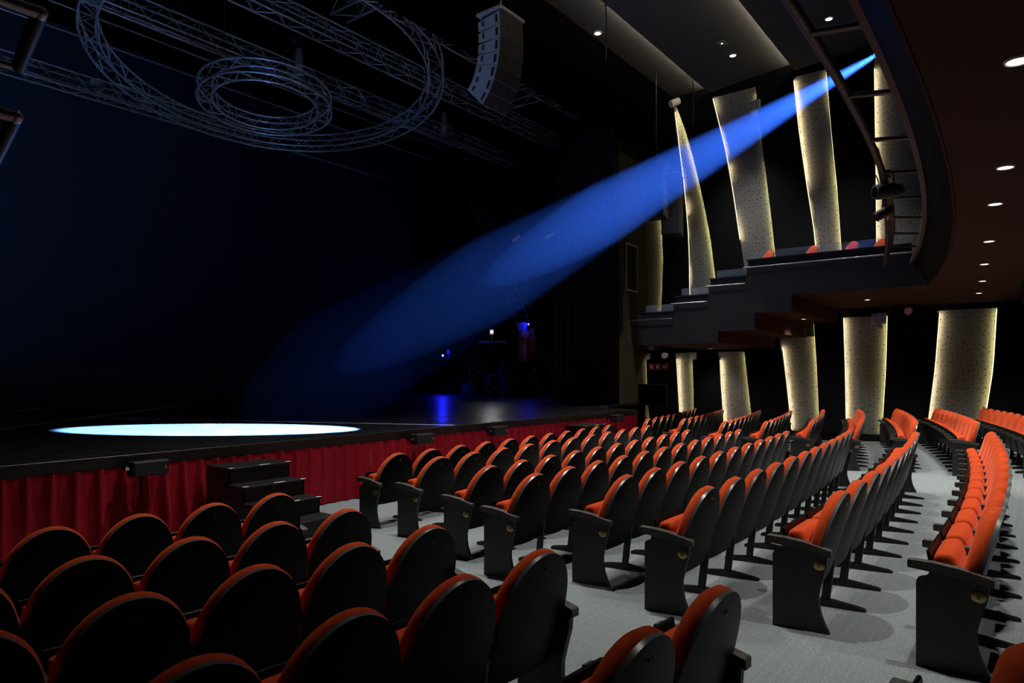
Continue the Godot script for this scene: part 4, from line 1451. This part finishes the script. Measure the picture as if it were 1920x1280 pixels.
func lamps() -> void:
	var row := [[4.38, 0.08], [6.58, 0.20], [7.94, 0.32], [10.13, 0.47], [12.2, 0.62], [14.4, 0.76], [16.5, 0.93]]
	for i in row.size():
		downlight(P(row[i][0], SOFFIT_Y, row[i][1]), 0.062, SOFFIT_E * (1.0 if i < 3 else 1.7), 52.0, "round recessed downlight under the balcony, %s of the long row" % ["nearest", "second", "third", "fourth", "fifth", "sixth", "farthest"][i], "downlights under the balcony")
	downlight(P(16.5, SOFFIT_Y, 2.94), 0.062, SOFFIT_E * 1.4, 52.0, "round downlight under the gallery above the perforated panels", "downlights under the balcony")
	downlight(P(16.85, 3.18, 4.35), 0.062, SOFFIT_E * 0.7, 62.0, "round downlight under the third gallery step", "downlights under the balcony")
	downlight(P(17.6, 2.57, 6.9), 0.062, SOFFIT_E * 0.5, 62.0, "round downlight under the lowest gallery step", "downlights under the balcony")
	# high ceiling: three are in view, the others continue their rows to the left
	var names := {0: "round downlight at the header edge of the high ceiling", 1: "round downlight in the middle of the high ceiling beside a sensor", 2: "round downlight in the high ceiling behind the pipe rail"}
	var hi := [[13.95, 8.2], [17.0, 6.08], [16.55, 3.73], [8.3, 7.95], [11.4, 6.08], [5.8, 6.08], [11.0, 3.73], [5.4, 3.73]]
	for i in hi.size():
		var v: float = hi[i][1]
		var y := 9.90 if v > 7.3 else 9.80 + 0.2 * (7.33 - v) / 2.43 if v > 5.0 else 9.80 + 0.2 * (5.02 - v) / 2.72
		downlight(P(hi[i][0], y - 0.004, v), 0.085, CEIL_E, 34.0, names.get(i, "round downlight of the high ceiling outside the picture, above the %s" % ["front row", "third row", "near left block", "far aisle", "near aisle"][i - 3] if i > 2 else ""), "downlights of the high ceiling", 30.0 if v > 7.3 else 0.0)


const BEAM_E := 120000.0
const HAZE := 0.00036


func follow_spot() -> void:
	var L := P(10.98, 6.49, 1.80)
	var target := P(5.72, STAGE_Y, 9.82)
	var dir := (target - L).normalized()
	var t := thing("follow_spot", "follow spot hung above the balcony edge, source of the blue beam", "lamp", L)
	var bas := Basis.looking_at(dir, Vector3.UP)
	t.basis = bas
	var st := new_st()
	lathe(st, [Vector2(0.045, 0.0), Vector2(0.06, 0.0), Vector2(0.065, -0.05), Vector2(0.06, -0.3), Vector2(0.1, -0.34), Vector2(0.1, -0.6), Vector2(0.001, -0.62)], 18, Transform3D(Basis(Vector3.RIGHT, -PI / 2), Vector3.ZERO))
	part("barrel", commit(st), M.black_steel, t)
	part("lamp_lens", tubemesh([Vector3(0, 0, 0.02), Vector3(0, 0, 0.012)], 0.045, 16), M.spot_lens, t)
	part("yoke", tubemesh([Vector3(-0.12, 0, 0.45), Vector3(-0.12, 0.16, 0.45), Vector3(0.12, 0.16, 0.45), Vector3(0.12, 0, 0.45)], 0.012, 6), M.black_steel, t)
	part("pole", tubemesh([bas.inverse() * Vector3(0, 9.8 - L.y, 0) + Vector3(0, 0, 0.45), Vector3(0, 0.1, 0.45)], 0.025, 8), M.black_steel, t)
	var l := SpotLight3D.new()
	l.name = "beam"
	l.light_color = Color(0.5, 0.72, 1.0)
	l.light_energy = BEAM_E
	l.light_size = 0.03
	l.spot_angle = 5.9
	l.spot_angle_attenuation = 0.12
	l.spot_range = 40.0
	l.spot_attenuation = 2.0
	l.shadow_enabled = true
	t.add_child(l)
	l.position = Vector3(0, 0, -0.02)
	# thin haze drifting in the house, thickest near the balcony and thinning out over the stage
	var hz := thing("haze", "thin blue lit haze in the follow spot beam, fading over the stage", "haze", L)
	hz.set_meta("kind", "stuff")
	var yb := -dir
	var xb := yb.cross(Vector3.UP).normalized()
	var ends := [6.6, 9.2, 10.9]
	var share := [0.62, 0.26, 0.05]
	for k in ends.size():
		var fog := FogVolume.new()
		fog.name = "haze_layer"
		fog.shape = RenderingServer.FOG_VOLUME_SHAPE_ELLIPSOID
		var wide: float = (0.23 if k == 2 else 0.155) * ends[k]
		fog.size = Vector3(wide, ends[k] + 0.5, wide)
		var fm := FogMaterial.new()
		fm.resource_name = "haze"
		fm.albedo = Color(0.45, 0.62, 1.0)
		fm.density = HAZE * share[k]
		fog.material = fm
		hz.add_child(fog, true)
		fog.transform = Transform3D(Basis(xb, yb, xb.cross(yb)), dir * ((ends[k] - 0.5) / 2))


# ------------------------------------------------------------------ small things
func spotlight(at: Vector3, aim: Vector3, label: String, s := 1.0) -> void:
	var t := thing("stage_lantern", label, "spotlight", at, 0.0, "unlit spotlights")
	var d := aim.normalized()
	var b := Basis.looking_at(d, Vector3.UP)
	var st := new_st()
	lathe(st, [Vector2(0.06, 0.0), Vector2(0.085, 0.0), Vector2(0.09, -0.06), Vector2(0.085, -0.24), Vector2(0.07, -0.3), Vector2(0.03, -0.34), Vector2(0.001, -0.345)], 16, Transform3D(b * Basis(Vector3.RIGHT, -PI / 2), Vector3.ZERO).scaled_local(Vector3.ONE * s))
	part("barrel", commit(st), M.speaker_black, t)
	part("lens", tubemesh([d * -0.012 * s, d * -0.03 * s], 0.06 * s, 14), M.screen_black, t)
	var x := b.x * 0.11 * s
	var c := -d * 0.16 * s
	part("yoke", tubemesh([c + x, c + x + Vector3(0, 0.17, 0) * s, c - x + Vector3(0, 0.17, 0) * s, c - x], 0.012 * s, 6), M.black_steel, t)
	part("clamp", boxmesh(Vector3(0.05, 0.09, 0.05) * s, 0.006, c + Vector3(0, 0.2, 0) * s), M.black_steel, t)


func small_things() -> void:
	# lanterns on the pipe rail
	spotlight(P(8.85, 4.0, 1.5), Vector3(-0.6, -0.1, -0.8), "round black stage lantern hung on the pipe rail")
	spotlight(P(9.6, 3.86, 1.62), Vector3(-0.3, -0.5, -0.8), "small black lantern with orange clip under the pipe rail", 0.7)
	var cl := thing("cable_clip", "orange cable clip hanging below the pipe rail", "clip", P(10.0, 3.95, 1.55))
	part("strap", tubemesh([Vector3(0, 0.1, 0), Vector3(0.02, -0.05, 0), Vector3(-0.06, -0.05, 0.03), Vector3(-0.06, 0.03, 0.03)], 0.012, 6), M.lift_orange, cl)
	part("cable", tubemesh([Vector3(-0.05, 0.1, 0), Vector3(-0.2, 0.35, -0.05), Vector3(-0.5, 0.42, -0.05)], 0.008, 5), M.rail_steel, cl)
	# pair of lanterns under the balcony at the right edge
	spotlight(P(12.6, 3.18, 0.12), Vector3(-0.7, -0.35, -0.6), "upper black lantern of a pair under the balcony at the right edge", 1.2)
	spotlight(P(13.4, 3.05, 0.12), Vector3(-0.8, -0.3, -0.5), "lower black lantern of a pair under the balcony at the right edge", 1.2)
	# emergency lights, round speakers and signs on the wall
	for q in [[5.98, 9.05, "high on the wall by a glowing strip"], [3.02, 3.22, "low on the wall, under the gallery"]]:
		var t := thing("emergency_light", "white emergency light with round lamp " + q[2], "lamp", P(18.36, q[1], q[0]), 0.0, "emergency lights")
		part("housing", boxmesh(Vector3(0.08, 0.26, 0.30), 0.012), M.white_plastic, t)
		for s in [-1, 1]:
			part("cover", boxmesh(Vector3(0.01, 0.22, 0.13), 0.004, Vector3(-0.045, 0, s * 0.07)), M.aluminium, t)
		var st := new_st()
		lathe(st, [Vector2(0.001, 0.05), Vector2(0.06, 0.04), Vector2(0.085, 0.0), Vector2(0.06, -0.04), Vector2(0.001, -0.05)], 16, Transform3D(Basis(Vector3.BACK, PI / 2), Vector3(-0.02, -0.2, 0)))
		part("lamp_head", commit(st), M.white_plastic, t)
	for q in [[2.42, 3.36, "under the gallery beside the emergency light"], [8.55, 2.42, "under the lowest gallery step"]]:
		var t := thing("surround_speaker", "small round pale surround speaker " + q[2], "loudspeaker", P(18.3, q[1], q[0]), 0.0, "surround speakers")
		part("body", tubemesh([Vector3(0.08, 0, 0), Vector3(-0.05, 0, 0.03)], 0.085, 16), M.white_plastic, t)
		part("bracket", boxmesh(Vector3(0.1, 0.14, 0.16), 0.01, Vector3(0.08, -0.03, 0)), M.black_steel, t)
	var pr := thing("ceiling_projector", "white round projector head high on the wall beside the header", "projector", P(18.1, 9.55, 8.15))
	part("body", tubemesh([Vector3(0.08, 0.06, 0.1), Vector3(-0.12, -0.06, -0.05)], 0.10, 16), M.white_plastic, pr)
	part("arm", tubemesh([Vector3(0, 0.05, 0), Vector3(0.1, 0.3, 0)], 0.02, 6), M.black_steel, pr)
	var se := thing("ceiling_sensor", "small square ceiling sensor plate with a pale light", "sensor", P(16.2, 9.895, 6.06))
	part("plate", boxmesh(Vector3(0.24, 0.012, 0.2), 0.002), M.grey_box, se)
	part("lamp_dot", boxmesh(Vector3(0.05, 0.008, 0.04), 0.002, Vector3(0, -0.008, 0)), M.led_white_small, se)
	# hanging cables from the ceiling slot
	for q in [[12.9, 7.38, "nearer"], [17.6, 7.38, "farther"]]:
		var t := thing("hanging_cable", "thin black cable hanging from the ceiling slot, %s one" % q[2], "cable", P(q[0], 9.9, q[1]), 0.0, "cables at the ceiling slot")
		part("wire", tubemesh([Vector3(0, 0, 0), Vector3(0.02, -0.6, 0), Vector3(0.0, -1.25, 0.0)], 0.014, 6), M.black_steel, t)
		part("ceiling_rose", tubemesh([Vector3(0, 0.03, 0), Vector3(0, -0.06, 0)], 0.05, 10), M.rail_steel, t)
	# screen, sign and call point under the gallery
	var tv := thing("television", "large black television screen on the far wall beside the stage end", "television", P(18.2, 0.98, 8.9), -PI / 2)
	part("frame", boxmesh(Vector3(1.0, 0.62, 0.06), 0.01, Vector3(0, 0.31, 0)), M.case_black, tv)
	part("screen", boxmesh(Vector3(0.95, 0.56, 0.004), 0.0, Vector3(0, 0.32, 0.032)), M.screen_black, tv)
	part("bracket", boxmesh(Vector3(0.2, 0.2, 0.2), 0.0, Vector3(0, 0.31, -0.12)), M.black_steel, tv)
	var sg := thing("safety_sign", "dark red strip of three safety pictograms on the black wall", "sign", P(18.405, 2.10, 8.78), -PI / 2)
	part("plate", boxmesh(Vector3(0.62, 0.2, 0.008), 0.0), M.sign_red, sg)
	for k in 3:
		var x := -0.21 + k * 0.21
		part("pictogram", boxmesh(Vector3(0.05, 0.12 - 0.02 * k, 0.003), 0.0, Vector3(x - 0.03, 0.0, 0.006)), M.white_plastic, sg)
		part("pictogram", boxmesh(Vector3(0.035, 0.03, 0.003), 0.0, Vector3(x + 0.035, 0.035, 0.006)), M.white_plastic, sg)
		part("pictogram", boxmesh(Vector3(0.035, 0.04, 0.003), 0.0, Vector3(x + 0.035, -0.03, 0.006)), M.white_plastic, sg)
	var fa := thing("fire_call_point", "tiny red fire call point on the black wall under the television", "alarm", P(18.4, 1.02, 9.08), -PI / 2)
	part("housing", boxmesh(Vector3(0.11, 0.11, 0.04), 0.008), M.sign_red, fa)
	part("button", boxmesh(Vector3(0.05, 0.04, 0.01), 0.002, Vector3(0, 0, 0.022)), M.white_plastic, fa)
